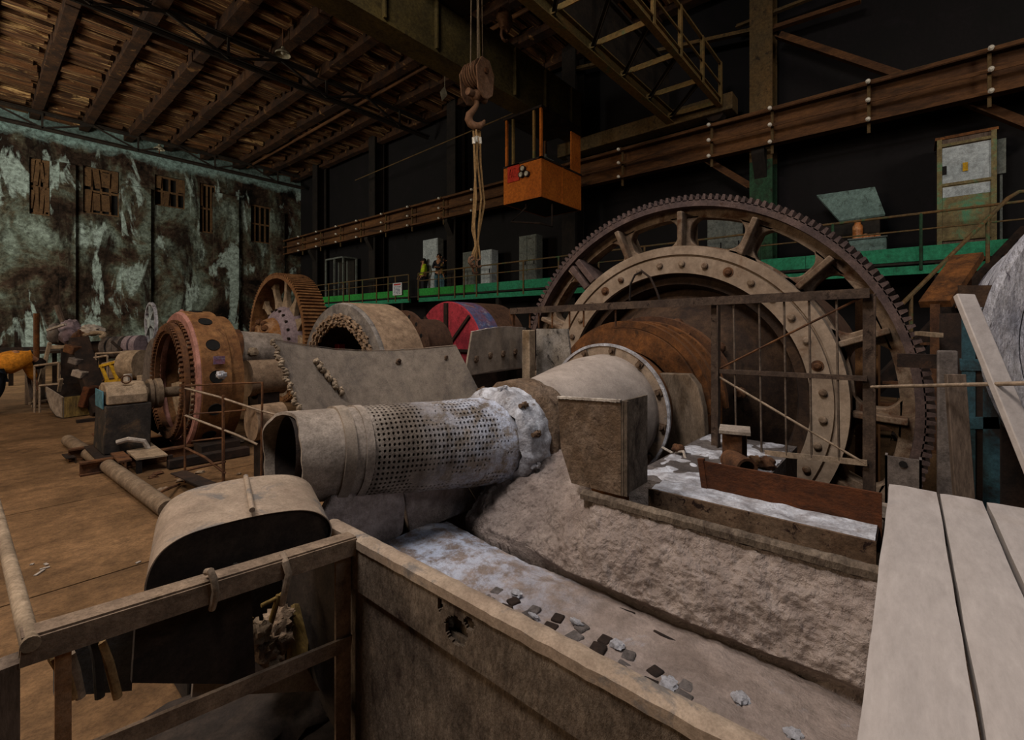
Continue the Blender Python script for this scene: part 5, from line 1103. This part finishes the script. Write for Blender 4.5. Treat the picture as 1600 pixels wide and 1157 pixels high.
# grey ring drum with chain
D3 = V((3.13, 5.58, -.70)); t = thing('ring_drum', 'large grey ring drum with a chain ring inside and slots on its tan side', 'drum', (3.4, D3.y, FL))
def d3(prof, n=80, **k): return MB().lathe(D3, (1, 0, 0), prof, n, **k)
d3([(0, .78), (0, 1.0), (.03, 1.02), (.05, 1.02), (.05, .78)], closed=True).link('front_face', 'drum_grey', t, ang=30)
d3([(.05, .95), (.05, 1.025), (.62, 1.025), (.62, .95)], closed=True).link('tan_shell', 'drum_tan', t, ang=30)
d3([(.02, .78), (.62, .74), (.62, .0)]).link('inside', 'rust_dark', t, ang=30)
for k in range(6):
    a = -.62 - .06 * k; p = D3 + V((.38, 0, 0)) + V((0, -math.sin(a), math.cos(a))) * 1.028
    MB().rbox(p, (.22, .018, .012), Matrix.Rotation(a, 3, 'X')).link('slot', 'black', t, smooth=False)
cb = MB()
for row, (x, r) in enumerate(((-.02, .86), (-.04, .83), (-.02, .80), (-.04, .765), (-.01, .73))):
    for k in range(90):
        a = 2 * math.pi * (k + .4 * row) / 90; er = V((0, -math.sin(a), math.cos(a))); c = D3 + V((x + .015 * math.sin(k * 2.3), 0, 0)) + er * (r + .008 * math.sin(k * 1.7 + row))
        cb.rbox(c, (.03, .05, .022), Matrix.Rotation(a + .35 * (1 if k % 2 else -1), 3, 'X'))
cb.link('chain_ring', 'drum_tan', t, smooth=False)
p = pt(531, 546, X=3.45); MB().rbox(p, (.1, .12, .16), Matrix.Identity(3)).link('red_block', 'red_paint', t, bevel=.01)
for s_ in (-.8, .3): MB().box((3.2, D3.y + s_, FL), (3.7, D3.y + s_ + .5, D3.z - .9)).link('saddle', 'rust_dark', t)
# dark flanged drum
D4 = V((4.6, 6.28, -.34)); t = thing('flanged_drum', 'dark brown drum with a holed flange between the ring drum and the red drum', 'drum', (5, D4.y, FL))
MB().lathe(D4, (1, 0, 0), [(0, .3), (0, .62), (.08, .62), (.08, .48), (.7, .48), (.7, 0)], 56).link('shell', 'drum_brown', t, ang=30)
for k in range(16):
    a = 2 * math.pi * k / 16; er = V((0, -math.sin(a), math.cos(a))); MB().lathe(D4 + er * .55, (-1, 0, 0), [(0, .0), (.004, .03), (0, .034)], 10).link('bolt_hole', 'black', t)
MB().box((4.8, D4.y - .3, FL), (5.2, D4.y + .3, D4.z - .4)).link('stand', 'rust_dark', t)
# red drum
D5 = V((6.0, 6.75, -.43)); t = thing('red_drum', 'big drum with a red quartered end and worn blue shell under the walkway', 'drum', (6.4, D5.y, FL))
MB().lathe(D5, (1, 0, 0), [(0, 0), (0, .91), (.02, .93)], 64).link('red_end', 'red_paint', t, ang=30)
MB().lathe(D5, (1, 0, 0), [(.02, .93), (.55, .93)], 64).link('blue_shell', 'blue_paint', t, ang=30)
MB().lathe(D5, (1, 0, 0), [(.55, .93), (1.3, .93), (1.3, 0)], 64).link('brown_shell', 'drum_brown', t, ang=30)
for k in range(8):
    a = k * math.pi / 4; er = V((0, math.sin(a), math.cos(a))); MB().bar(D5 + V((-.02, 0, 0)), D5 + V((-.02, 0, 0)) + er * .9, .09 if k % 4 == 0 else .05, .05, (1, 0, 0)).link('end_bar', 'rust_dark', t, smooth=False)
MB().box((6.2, D5.y - .6, FL), (7.1, D5.y + .6, D5.z - .75)).link('saddle', 'rust_dark', t)
# curved lining plates
def cplate(name, tl, tr, br, bl, Y0, bulge, sag, m, lab, nb, th=.022, tilt=0.):
    TLp, TRp, BRp, BLp = [pt(*q, Y=Y0) for q in (tl, tr, br, bl)]
    def f(u, v):
        top = lerp(TLp, TRp, u); bot = lerp(BLp, BRp, u); p = lerp(top, bot, v); s_ = math.sin(math.pi * u)
        return p + V((0, bulge * s_ - tilt * v, -sag * s_ * (1 - .6 * v) + .004 * noise.noise(V((u * 14, v * 3, Y0)))))
    t = thing(name, lab, 'plate', tuple((BLp + BRp) / 2))
    MB().sheet(f, 40, 14, (0, th, 0)).link('sheet', m, t, ang=40)
    MB().sheet(lambda u, v: f(u, 0) + V((0, th * v, .004)), 40, 2, (0, 0, .006)).link('top_edge', 'edge_white' if 'small' in lab else 'guard_metal', t)
    for (u, v, r) in nb:
        p = f(u, v); MB().lathe(p, (0, -1, 0), [(0, 0), (0, r), (r * 1.2, r), (r * 1.2, 0)], 8).blob(p + V((0, -r * .4, -r * .9)), (r * 1.2, r * .7, r * 1.2), .5, 2, int(u * 90), 8).link('bolt', 'rust_speckle', t)
    return t, f
t, f = cplate('lining_plate', (429, 533), (713, 541), (736, 650), (458, 690), 2.95, .16, .06, 'plate_grey', 'large curved dusty lining plate propped up behind the trommel', [(.42 + .22, .13, .018), (.91, .13, .014), (.24, .75, .02)], tilt=.28)
lb = MB()
for k in range(12): p = f(.17 + .006 * k + .008 * math.sin(k * 2), .16 + .03 * k); lb.blob(p + V((0, -.015, 0)), (.02, .018, .022), .5, 2, k, 7)
lb.link('weld_lumps', 'tan_scrap', t, ang=60)
eb = MB()
for k in range(44): p = f(0, k / 43 * .95); eb.blob(p + V((-.012 + .01 * math.sin(k * 5), -.005, .006 * math.sin(k * 7))), (.011 + .008 * abs(math.sin(k * 3)), .010, .012 + .006 * math.sin(k * 2)), .5, 2, k, 7)
eb.link('encrusted_edge', 'tan_scrap', t, ang=60)
for u_ in (.3, .8): MB().bar(f(u_, .9) + V((0, .06, 0)), (f(u_, .9).x, f(u_, .9).y + .06, FL), .08, .08, (1, 0, 0)).link('prop', 'rust_dark', t)
t, f = cplate('lining_plate', (738, 520), (822, 514), (822, 574), (727, 588), 3.25, .0, -.03, 'plate_grey', 'small curved lining plate with a row of bolts left of the rusty post', [(.12, .62, .022), (.34, .6, .022), (.56, .6, .022), (.78, .58, .022)])
a, b = pt(729, 588, Y=3.3), pt(822, 575, Y=3.3)
tag(MB().prism([a, b, V((b.x, b.y, FL)), V((a.x, a.y, FL))], (0, .12, 0)).link('support_box', 'rust_dark', smooth=False), 'dark box standing under the small bolted lining plate', 'box')
# ================================================================== LEFT: FLOOR PIPE, REBAR RAIL, JUNK
a, b = pt(106, 688, Z=FL + .075), pt(262, 796, Z=FL + .075); m1 = lerp(a, b, .5) + V((.02, .03, 0))
tag(MB().path([a, m1, b], .075, 16).link('floor_pipe', 'pipe_dusty'), 'long dusty pipe lying on the floor toward the belt guard', 'pipe')
t = thing('rebar_railing', 'crooked thin rebar railing standing in front of the gear drum', 'railing', (pt(349, 752, Z=FL).x, pt(349, 752, Z=FL).y, FL))
dd = lambda x, y: pt(x, y, d=5.1)
for x0, y0, x1 in ((289, 602, 289), (349, 618, 349), (410, 598, 408)):
    a = dd(x0, y0); b = dd(x1, 750); b.z = FL; MB().tube(a, b, .012 if x0 != 349 else .017, n=7).link('post', 'rust', t)
for q in ([(290, 603), (350, 600), (411, 598)], [(302, 647), (350, 644), (384, 641)], [(300, 690), (350, 684)]): MB().path([dd(*k) for k in q], .01, 6).link('rail', 'rust', t)
for q in ([(289, 607), (340, 620), (400, 640), (455, 655)], [(288, 649), (330, 665), (370, 680), (402, 695)]): MB().path([dd(*k) for k in q], .012, 6).link('rail', 'rod_dusty', t)
for q in ([(289, 700), (320, 715), (352, 740)], [(292, 735), (352, 722)]): MB().path([dd(*k) for k in q], .014, 6).link('brace', 'rust', t)
a, b = pt(285, 760, Z=FL), pt(350, 765, Z=FL)
tag(MB().angle(pt(278, 748, Z=FL + .06), pt(345, 778, Z=FL + .06), .14, .012).link('angle_offcut', 'rust_dark', smooth=False), 'dark angle iron offcut on the floor behind the belt guard', 'offcut')
tag(MB().path([pt(249, 785, Z=FL + .02), pt(250, 770, Z=FL + .1), pt(262, 764, Z=FL + .1), pt(280, 757, Z=FL + .02)], .014, 6).link('bent_rod', 'rust'), 'thin bent rod on the floor beside the end of the floor pipe', 'rod')
tag(MB().angle(pt(104, 715, Z=FL + .03), pt(111, 722, Z=FL + .03), .09, .01).link('angle_piece', 'rust_dark', smooth=False), 'small dark angle piece lying alone on the left floor', 'offcut')
tag(MB().box(tuple(pt(120, 662, Z=FL)), tuple(pt(120, 662, Z=FL) + V((.5, .12, .05)))).link('flat_bar', 'rust_dark'), 'flat dark bar on the floor before the hopper bin', 'bar')
# wooden trestle ladder
L0 = lambda x, y, d=9.9: pt(x, y, d=d)
t = thing('trestle_ladder', 'wooden trestle ladder standing on the left floor beside the hopper bin', 'ladder', tuple(pt(56, 636, Z=FL)))
a = L0(78, 536); b = pt(52, 637, Z=FL); a2 = a + V((.05, .02, -.02)); MB().bar(a, b, .13, .06, (1, 0, 0)).link('leg', 'tan_scrap', t, bevel=.008)
b2 = b + V((.42, .35, 0)); MB().bar(a + V((.42, .35, 0)), b2, .1, .06, (1, 0, 0)).link('leg', 'wood_brown', t, bevel=.008)
for f_ in (.35, .68, .93): MB().bar(lerp(a, b, f_) - V((.2, .2, 0)) * (.4), lerp(a, b, f_) + V((.42, .35, .02)), .05, .05).link('rung', 'tan_scrap', t, bevel=.006)
MB().bar(L0(40, 562, 9.6), pt(50, 622, d=9.6), .1, .05, (1, 0, 0)).link('brace', 'wood_brown', t)
p = pt(57, 490, d=10.9); MB_ = MB().tube((p.x, p.y, FL), p, .055, n=10).link('standing_pole', 'rust_orange'); tag(MB_, 'brown pole standing behind the trestle ladder', 'pole')
# hopper bin
c = pt(98, 655, Z=FL); ex = V((.76, .65, 0)); ey = V((-.65, .76, 0)); t = thing('hopper_bin', 'dusty open hopper bin with a curved side on the left floor', 'bin', tuple(c))
ex = (pt(150, 648, Z=FL) - c).normalized(); Wd = .85; ey = V((-ex.y, ex.x, 0)) ; ey = ey if ey.dot(-R_) > 0 else -ey
prof = [(0, 0), (0, .38)] + [(.62 * (1 - math.cos(a)) * 0 + .62, .55) for a in (0,)] + [(.55, .25), (.35, .07)]
prof = [(0, 0), (0, .40), (.7, .56), (.66, .34), (.5, .14), (.28, .02)]
pl = [c + ey * y_ + V((0, 0, z_)) for y_, z_ in prof]
MB().prism(pl, ex * .02).link('end_sheet', 'dust_steel', t, smooth=False); MB().prism([p + ex * Wd for p in pl], ex * .02).link('end_sheet', 'dust_steel', t, smooth=False)
MB().prism([pl[0], pl[1], pl[1] + ey * .02, pl[0] + ey * .02], ex * Wd).link('front_sheet', 'wood_yellow', t, smooth=False)
bs = MB()
for p, q in zip(pl[2:] + [pl[0]], pl[3:] + [pl[0]]):
    if (p - q).length > .01: bs.prism([p, q, q + V((0, 0, .02)), p + V((0, 0, .02))], ex * Wd)
bs.link('curved_sheet', 'rust_dark', t, smooth=False)
# heap of machinery further back
def jblob(name, x, y, d, r, amp, m, lab, seed, cat='scrap'):
    p = pt(x, y, d=d); tag(MB().blob(p, r, amp, 2.2, seed, 12).link(name, m, ang=50), lab, cat, )
cb_ = pt(107, 575, d=9.6)
def jbox(name, x0, y0, x1, y1, d, dep, m, lab, cat, floor_=False, rot=0., bevel=.015):
    p, q = pt(x0, y0, d=d), pt(x1, y1, d=d); z0 = FL if floor_ else q.z; c = (p + q) / 2; c = V((c.x, c.y, (p.z + z0) / 2)) + F * dep / 2
    tag(MB().rbox(c, ((q - p).dot(R_), dep, p.z - z0), Matrix.Rotation(math.radians(40.4 - 90), 3, 'Z') @ Matrix.Rotation(rot, 3, 'Y')).link(name, m, bevel=bevel), lab, cat)
jbox('machine_housing', 94, 543, 122, 602, 10.2, .5, 'rust_dark', 'dark upright machine housing behind the hopper bin', 'machine', True)
jbox('steel_slab', 78, 540, 128, 546, 10.2, .7, 'tan_scrap', 'dusty flat base plate on top of the dark machine housing', 'plate')
jblob('winch_motor', 90, 522, 10.3, (.17, .17, .24), .35, 'grey_scrap', 'dusty grey lump of a winch at the left of the machine heap', 3, 'winch')
jblob('winch_motor', 110, 519, 10.3, (.2, .2, .27), .3, 'lilac_steel', 'dusty mauve winch body in the middle of the machine heap', 5, 'winch')
jblob('cloth_bundle', 143, 516, 10.4, (.2, .2, .12), .45, 'edge_white', 'pale bundle on the right of the machine heap', 7, 'bundle')
c = pt(147, 525, d=10.2); tag(MB().path([c + R_ * (.22 * math.cos(a)) + F * .1 * math.sin(a) + V((0, 0, .07 * math.sin(a))) for a in [k * .5 - .6 for k in range(9)]], .045, 8).link('hose_coil', 'tan_scrap'), 'curled pale hose below the pale bundle on the heap', 'hose')
a, b = pt(75, 516, d=10), pt(102, 507, d=10); tag(MB().bar(a, b, .07, .04).link('wood_lath', 'edge_white'), 'pale lath lying across the top of the machine heap', 'lath')
a, b = pt(89, 478, d=10.4), pt(100, 508, d=10.4); tag(MB().path([a, b, b + V((0, 0, -.35))], [.06, .05, .05], 8).link('lever_arm', 'wood_brown'), 'brown lever arm rising above the machine heap', 'lever')
jblob('winch_gear', 124, 528, 10.2, (.12, .12, .15), .4, 'rust', 'rusty gear lump between the mauve winch and the pale bundle', 9)
t = thing('slanted_machine', 'slanted dark red machine column with pale boxes leaning beside the hopper bin', 'machine', tuple(pt(158, 640, Z=FL)))
a, b = pt(122, 532, d=9.4), pt(160, 648, Z=FL + .02); MB().bar(a, b, .3, .3, (1, 0, 0)).link('column', 'rust_dark', t, bevel=.02)
for f_, s_, m in ((.12, (.2, .3, .16), 'rust'), (.28, (.18, .3, .12), 'grey_scrap'), (.45, (.2, .3, .13), 'dust_steel'), (.75, (.12, .32, .4), 'rust_red')):
    MB().rbox(lerp(a, b, f_) - F * .12, s_, Matrix.Rotation(math.radians(40.4 - 90), 3, 'Z') @ Matrix.Rotation(.3, 3, 'Y')).link('machine_box', m, t, bevel=.015)
a, b = pt(146, 545, d=10.6), pt(222, 541, d=10.6); t = thing('roller_shaft', 'dusty ringed roller shaft behind the slanted machine', 'shaft', tuple((a + b) / 2))
MB().tube(a, b, .17, n=20).link('roller', 'rust_dark', t, ang=30)
for f_ in (.35, .5, .62, .8, .95): p = lerp(a, b, f_); MB().lathe(p, b - a, [(-.06, 0), (-.06, .25), (.06, .25), (.06, 0)], 24).link('ring', 'grey_scrap' if f_ < .7 else 'lilac_steel', t, ang=30)
for f_ in (.2, .85): p = lerp(a, b, f_); MB().bar((p.x, p.y, FL), p, .12, .12, (1, 0, 0)).link('stand', 'rust_dark', t)
t = thing('yellow_trestle', 'small yellow painted trestle amid the scrap left of the motor', 'trestle', tuple(pt(175, 605, d=9.0)))
for q in (((158, 572), (168, 596)), ((172, 568), (184, 596)), ((156, 573), (182, 566)), ((165, 597), (190, 594))):
    MB().bar(pt(*q[0], d=8.9), pt(*q[1], d=8.9), .05, .05, (1, 0, 0)).link('frame_bar', 'yellow_paint', t)
jbox('rust_crate', 163, 594, 190, 625, 9.0, .4, 'rust_orange', 'rust brown crate under the small yellow frame', 'crate', True)
a, b = pt(198, 571, d=8.8), pt(224, 570, d=8.8); t = thing('tank_drum', 'tan short tank drum just left of the gear drum', 'tank', tuple((a + b) / 2)); MB().tube(a, b, .28, n=28).link('barrel', 'tan_scrap', t, ang=30)
p = (a + b) / 2; MB().bar((p.x, p.y, FL), (p.x, p.y, p.z - .25), .25, .25, (1, 0, 0)).link('stand', 'rust_dark', t)
jbox('pump_bracket', 192, 585, 199, 605, 8.4, .12, 'edge_white', 'pale upright bracket behind the motor at left', 'bracket', True); jbox('pump_bracket', 213, 587, 221, 605, 8.4, .12, 'tan_scrap', 'tan upright bracket behind the motor at right', 'bracket', True)
for i, q in enumerate((((143, 560), (168, 556)), ((160, 569), (222, 556)), ((54, 572), (92, 567)), ((62, 603), (98, 600)), ((150, 553), (222, 549)))):
    a, b = pt(*q[0], d=9.3), pt(*q[1], d=9.3)
    tag(MB().tube(a, b, .022).tube(b, (b.x, b.y, FL), .018).tube(a, (a.x, a.y, FL), .018).link('thin_pipe_rail', 'rod_dusty'), ['short dusty pipe rail right of the slanted machine', 'long sloping pipe rail above the yellow frame', 'short pipe rail through the trestle ladder', 'low pipe rail over the hopper bin', 'upper level pipe rail before the ringed roller shaft'][i], 'rail')
jbox('brown_crate', 38, 570, 50, 612, 10.2, .3, 'wood_brown', 'narrow brown crate between the bent person and the trestle ladder', 'crate', True)
t = thing('scrap_bench', 'low dark bench loaded with scrap before the end wall', 'bench', tuple(pt(60, 560, d=13)))
a, b = pt(5, 552, d=13.5), pt(215, 545, d=15.5); MB().bar(a, b, .9, .08).link('bench_top', 'rust_dark', t)
for f_ in (.05, .35, .65, .95): p = lerp(a, b, f_); MB().bar((p.x, p.y, FL), p, .1, .1, (1, 0, 0)).link('leg', 'rust_dark', t)
# ================================================================== FOREGROUND LEFT: BELT GUARD, ANGLE IRON FRAME, RUBBISH
YG = 1.665
outl = [(224, 935), (226, 912), (235, 885), (251, 862), (272, 846), (300, 832), (350, 818), (400, 806), (450, 798), (480, 797), (500, 802), (514, 812), (520, 827), (517, 840), (508, 853), (490, 868), (455, 884), (400, 902), (340, 925), (280, 950), (238, 962)]
po = [pt(x, y, Y=YG) for x, y in outl]
ev = pt(385, 746, Y=2.0) - pt(398, 806, Y=YG)
t = thing('belt_guard', 'big rounded sheet metal belt guard with a dusty top leaning over the front frame', 'guard', tuple(sum(po, V()) / len(po) - V((0, 0, .12))))
# smooth outline by Chaikin corner cutting
def chaikin(P, n=2):
    for _ in range(n):
        P = [q for a, b in zip(P, P[1:] + P[:1]) for q in (lerp(a, b, .25), lerp(a, b, .75))]
    return P
po = chaikin(po); cen = sum(po, V()) / len(po)
band = MB(); n = len(po); inn = [cen + (p - cen) * .985 for p in po]
band.v += po + [p + ev for p in po] + inn + [p + ev for p in inn]
for i in range(n):
    j = (i + 1) % n; band.f += [(i, j, n + j, n + i), (2 * n + i, 3 * n + i, 3 * n + j, 2 * n + j), (i, 2 * n + i, 2 * n + j, j), (n + i, n + j, 3 * n + j, 3 * n + i)]
band.link('cover_band', 'guard_metal', t, ang=30)
MB().prism([p + V((0, .012, 0)) for p in inn], (0, .006, 0)).link('front_sheet', 'guard_dark', t, smooth=False)  # dark rust, with the shade on the front put into the colour
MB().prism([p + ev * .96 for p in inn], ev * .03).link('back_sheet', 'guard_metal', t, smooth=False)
a, b = pt(394, 803, Y=YG), pt(384, 748, Y=2.0); MB().tube(a + V((0, 0, .012)), b + V((0, 0, .008)), .009, n=10).link('hinge_rod', 'guard_metal', t)
for x, y in ((352, 898), (368, 888), (382, 892)): p = pt(x, y, Y=YG - .01); MB().blob(p, .014, .4, 2, x, 8).link('nut', 'hose_dark', t)
P = [pt(x, y, Y=1.74) for x, y in ((213, 962), (206, 1068), (400, 1070), (392, 912), (300, 940))]
tag(MB().prism(P + [], (0, .02, 0)).link('drop_plate', 'guard_dark', smooth=False), 'dark plate hanging under the belt guard behind the front frame', 'plate')
# frame
YF = 1.6; t = thing('angle_iron_frame', 'dusty angle iron frame fence in the left foreground beside the trough', 'frame', (.5, YF, FL))
a, b = pt(30, 1014, Y=YF), pt(549, 850, Y=YF)
MB().angle(a, b + V((0, 0, 0)), .06, .012, flip=-1).bar(a, b, .012, .05).bar(a + V((0, .015, .025)), b + V((0, .015, .025)), .04, .008).link('top_rail', 'angle_iron', t, smooth=False)
xb = b.x - .03; MB().bar((xb - .01, YF, FL), (xb - .01, YF, b.z - .02), .05, .012, (0, 1, 0)).bar((xb + .02, YF + .02, FL), (xb + .02, YF + .02, b.z - .02), .012, .045, (0, 1, 0)).link('post', 'angle_iron', t, smooth=False)
c_, d_ = pt(395, 1068, Y=YF - .01), pt(548, 1003, Y=YF - .01); MB().bar(c_ - (d_ - c_) * 1.6, d_, .014, .05).link('lower_rail', 'angle_iron', t, smooth=False)
MB().box((a.x - .06, YF - .03, FL), (a.x + .0, YF + .03, a.z - .02)).link('corner_post', 'wood_brown', t, smooth=False)
MB().bar((a.x + .075, YF, FL), (a.x + .075, YF, a.z - .04), .03, .012, (0, 1, 0)).link('strut', 'hub_orange', t, smooth=False)
s0, s1 = pt(48, 1008, Z=a.z + .02), pt(8, 850, Z=a.z + .02); MB().tube(s0, s0 + (s1 - s0).normalized() * 5, .018, n=14).link('side_rail', 'tan_scrap', t)
e = s0 + (s1 - s0).normalized() * 4.9; MB().tube((e.x, e.y, FL), e, .024).link('side_post', 'tan_scrap', t)
def rod(name, P, r, m, lab, cat='rod', Y0=YF - .03):
    tag(MB().path([pt(x, y, Y=Y0 + dy) for x, y, dy in P], r, 10).link(name, m), lab, cat)
rod('hook_rod', [(323, 894, .03), (329, 893, -.01), (334, 905, -.02), (337, 925, -.02), (334, 942, -.01), (331, 952, 0)], .010, 'rod_dusty', 'short bent rod hooked over the front rail at the left', 'hook')
rod('hook_rod', [(442, 867, .03), (446, 880, -.01), (451, 897, -.02), (447, 915, -.02), (444, 930, -.01), (441, 945, 0)], .011, 'rod_dusty', 'short bent rod hooked over the front rail at the right', 'hook')
for i, (P, m, lb) in enumerate((([(75, 1010, .03), (84, 1030, 0), (97, 1050, 0), (108, 1075, 0)], 'rope', 'leftmost tan rope hanging from the front rail'), ([(85, 1012, .03), (97, 1035, 0), (110, 1060, 0), (118, 1090, 0)], 'rope', 'tan rope second from left hanging from the front rail'), ([(102, 1010, .03), (110, 1025, 0), (118, 1050, 0), (126, 1090, 0)], 'rod_dusty', 'dusty rope third from left hanging from the front rail'), ([(137, 995, .03), (146, 1005, 0), (152, 1030, 0), (156, 1090, 0)], 'hose_dark', 'dark hose hanging from the front rail among the ropes'), ([(148, 992, .03), (158, 1005, 0), (170, 1035, 0), (184, 1090, 0)], 'rope', 'rightmost tan rope curving down from the front rail'))):
    rod('hanging_rope', P, .011, m, lb, 'rope', YF + .05)
P = [pt(x, y, Y=1.9) for x, y in ((85, 1020), (212, 965), (206, 1080), (85, 1090))]; tag(MB().prism(P, (0, .03, 0)).link('backing_board', 'board_bluish', smooth=False), 'bluish dusty board behind the hanging ropes', 'board')
# rubbish behind the frame
FLr = FL
tag(MB().box((.64, 2.42, FL), (1.15, 2.7, -1.04)).link('shade_block', 'guard_dark', bevel=.02), 'dark block added for shade behind the rubbish under the belt guard', 'shade block')  # added dark block standing in for shade over the floor
t = thing('rubbish_plinth', 'heap base coloured dark for shade under the rubbish behind the front frame', 'heap', (.82, 2.08, FL))
MB().blob((.82, 2.08, FL + .02), (.5, .34, .11), .4, 2, 80, 14).link('shade_soil', 'guard_dark', t, ang=60)  # dark colour puts shade over the floor under the rubbish
for i, (x, y, r, Y0, m, lb) in enumerate(((425, 1000, .06, 2.05, 'rubble', 'largest tan rubble chunk behind the front frame'), (408, 1020, .05, 2.0, 'rubble', 'tan rubble chunk lowest in the rubbish'), (436, 972, .05, 2.08, 'rubble', 'tan rubble chunk highest in the rubbish'), (398, 990, .045, 2.0, 'tan_scrap', 'broken block at the left of the rubbish'), (447, 1020, .05, 2.1, 'mud', 'grey chunk beside the yellow plank'), (415, 1030, .05, 2.0, 'tan_scrap', 'flat tan chunk at the bottom of the rubbish'), (495, 1000, .05, 2.15, 'dust_steel', 'pale cloth like lump right of the yellow plank'), (432, 980, .03, 2.12, 'edge_white', 'small pale chunk in the middle of the rubbish'))):
    p = pt(x, y, Y=Y0); tag(MB().blob(p, (r * 1.2, r, r), .7, 2.3, i + 90, 11).link('rubble_chunk', m, ang=50), lb, 'rubble')
P0 = pt(470, 945, Y=2.12); P1 = pt(462, 1068, Y=1.95); tag(MB().bar(P0, P1, .085, .03, (0, 1, 0)).link('yellow_plank', 'wood_yellow', bevel=.004), 'yellowish plank standing in the rubbish left of the frame post', 'plank')
P0 = pt(484, 950, Y=2.16); P1 = pt(480, 1068, Y=1.99); tag(MB().bar(P0, P1, .05, .025, (0, 1, 0)).link('yellow_plank', 'wood_yellow', bevel=.004), 'narrower yellowish plank right beside the other yellow plank', 'plank')
for i, P in enumerate((((408, 947, 0), (432, 935, 0)), ((450, 920, .0), (432, 935, 0), (425, 970, 0)), ((418, 990, 0), (436, 930, 0)), ((375, 992, 0), (392, 964, 0)))):
    rod('stick', list(P), [.008, .008, .012, .012][i], 'wood_yellow', ['thin stick poking left from the rubbish', 'thin bent stick at the top of the rubbish', 'thicker upright stick before the rubble', 'split stick near the white edge of the grey board'][i], 'stick', 2.0)
P = [pt(x, y, Y=1.80) for x, y in ((308, 1010), (380, 985), (392, 1030), (420, 1052), (470, 1030), (500, 1080), (300, 1090))]; tag(MB().prism(P, (0, .015, 0)).link('torn_sheet', 'plate_grey', smooth=False), 'torn grey sheet leaning low in front of the rubbish', 'sheet')

# loose scrap tangled left of the motor, and small litter on the floor
rs = random.Random(11)
def heap_pt(): return rs.uniform(62, 224), rs.uniform(540, 622), rs.uniform(8.9, 10.6)
for i in range(16):
    x, y, d = heap_pt(); p = pt(x, y, d=d); p.z = max(p.z, FL + .08); q = p + R_ * rs.uniform(-.45, .45) + F * rs.uniform(-.3, .3) + V((0, 0, rs.uniform(-.35, .4))); q.z = max(q.z, FL + .05)
    o = MB().bar(p, q, rs.uniform(.03, .07), rs.uniform(.02, .05)).link('scrap_bar', rs.choice(['rust', 'tan_scrap', 'grey_scrap', 'rust_dark', 'rod_dusty']), bevel=.004); tag(o, 'short scrap bar in the tangled heap left of the motor', 'scrap', 'scrap bars in the heap')
for i in range(9):
    x, y, d = heap_pt(); p = pt(x, max(y, 575), d=d); p.z = FL + rs.uniform(.06, .14)
    o = MB().rbox(p, (rs.uniform(.15, .4), rs.uniform(.1, .25), .02), Matrix.Rotation(rs.uniform(-1.2, 1.2), 3, 'X') @ Matrix.Rotation(rs.uniform(0, 3), 3, 'Z')).link('scrap_sheet', rs.choice(['dust_steel', 'rust', 'drum_tan', 'grey_scrap']), bevel=.004); tag(o, 'piece of scrap sheet in the tangled heap left of the motor', 'scrap', 'scrap sheets in the heap')
for i in range(10):
    x, y, d = heap_pt(); p = pt(x, y, d=d); p.z = FL + rs.uniform(.03, .08)
    o = MB().blob(p, rs.uniform(.06, .15), .5, 2.2, i + 200, 9).link('scrap_lump', rs.choice(['grey_scrap', 'rust', 'tan_scrap', 'rust_dark']), ang=60); tag(o, 'dirty lump of scrap in the tangled heap left of the motor', 'scrap', 'scrap lumps in the heap')
for i in range(14):
    p = pt(rs.uniform(215, 400), rs.uniform(725, 770), Z=FL + .012); r = rs.uniform(.015, .04)
    o = MB().blob(p, (r * 1.5, r, r * .6), .5, 2.2, i + 300, 7).link('litter_crumb', rs.choice(['rust', 'rubble', 'tan_scrap']), ang=60); tag(o, 'small crumb of debris on the floor before the gear drum', 'debris', 'crumbs on the floor by the gear drum')
for i, (x, y, l) in enumerate(((70, 888, .05), (62, 895, .08), (72, 882, .04), (50, 882, .02), (216, 879, .03))):
    p = pt(x, y, Z=FL + .006); o = MB().rbox(p, (l, .018, .006), Matrix.Rotation(i * .9, 3, 'Z')).link('paper_scrap', 'edge_white'); tag(o, 'tiny pale scrap lying on the left floor', 'scrap', 'pale scraps on the left floor')

for o in bpy.data.objects:
    if '_o' in o: del o['_o']
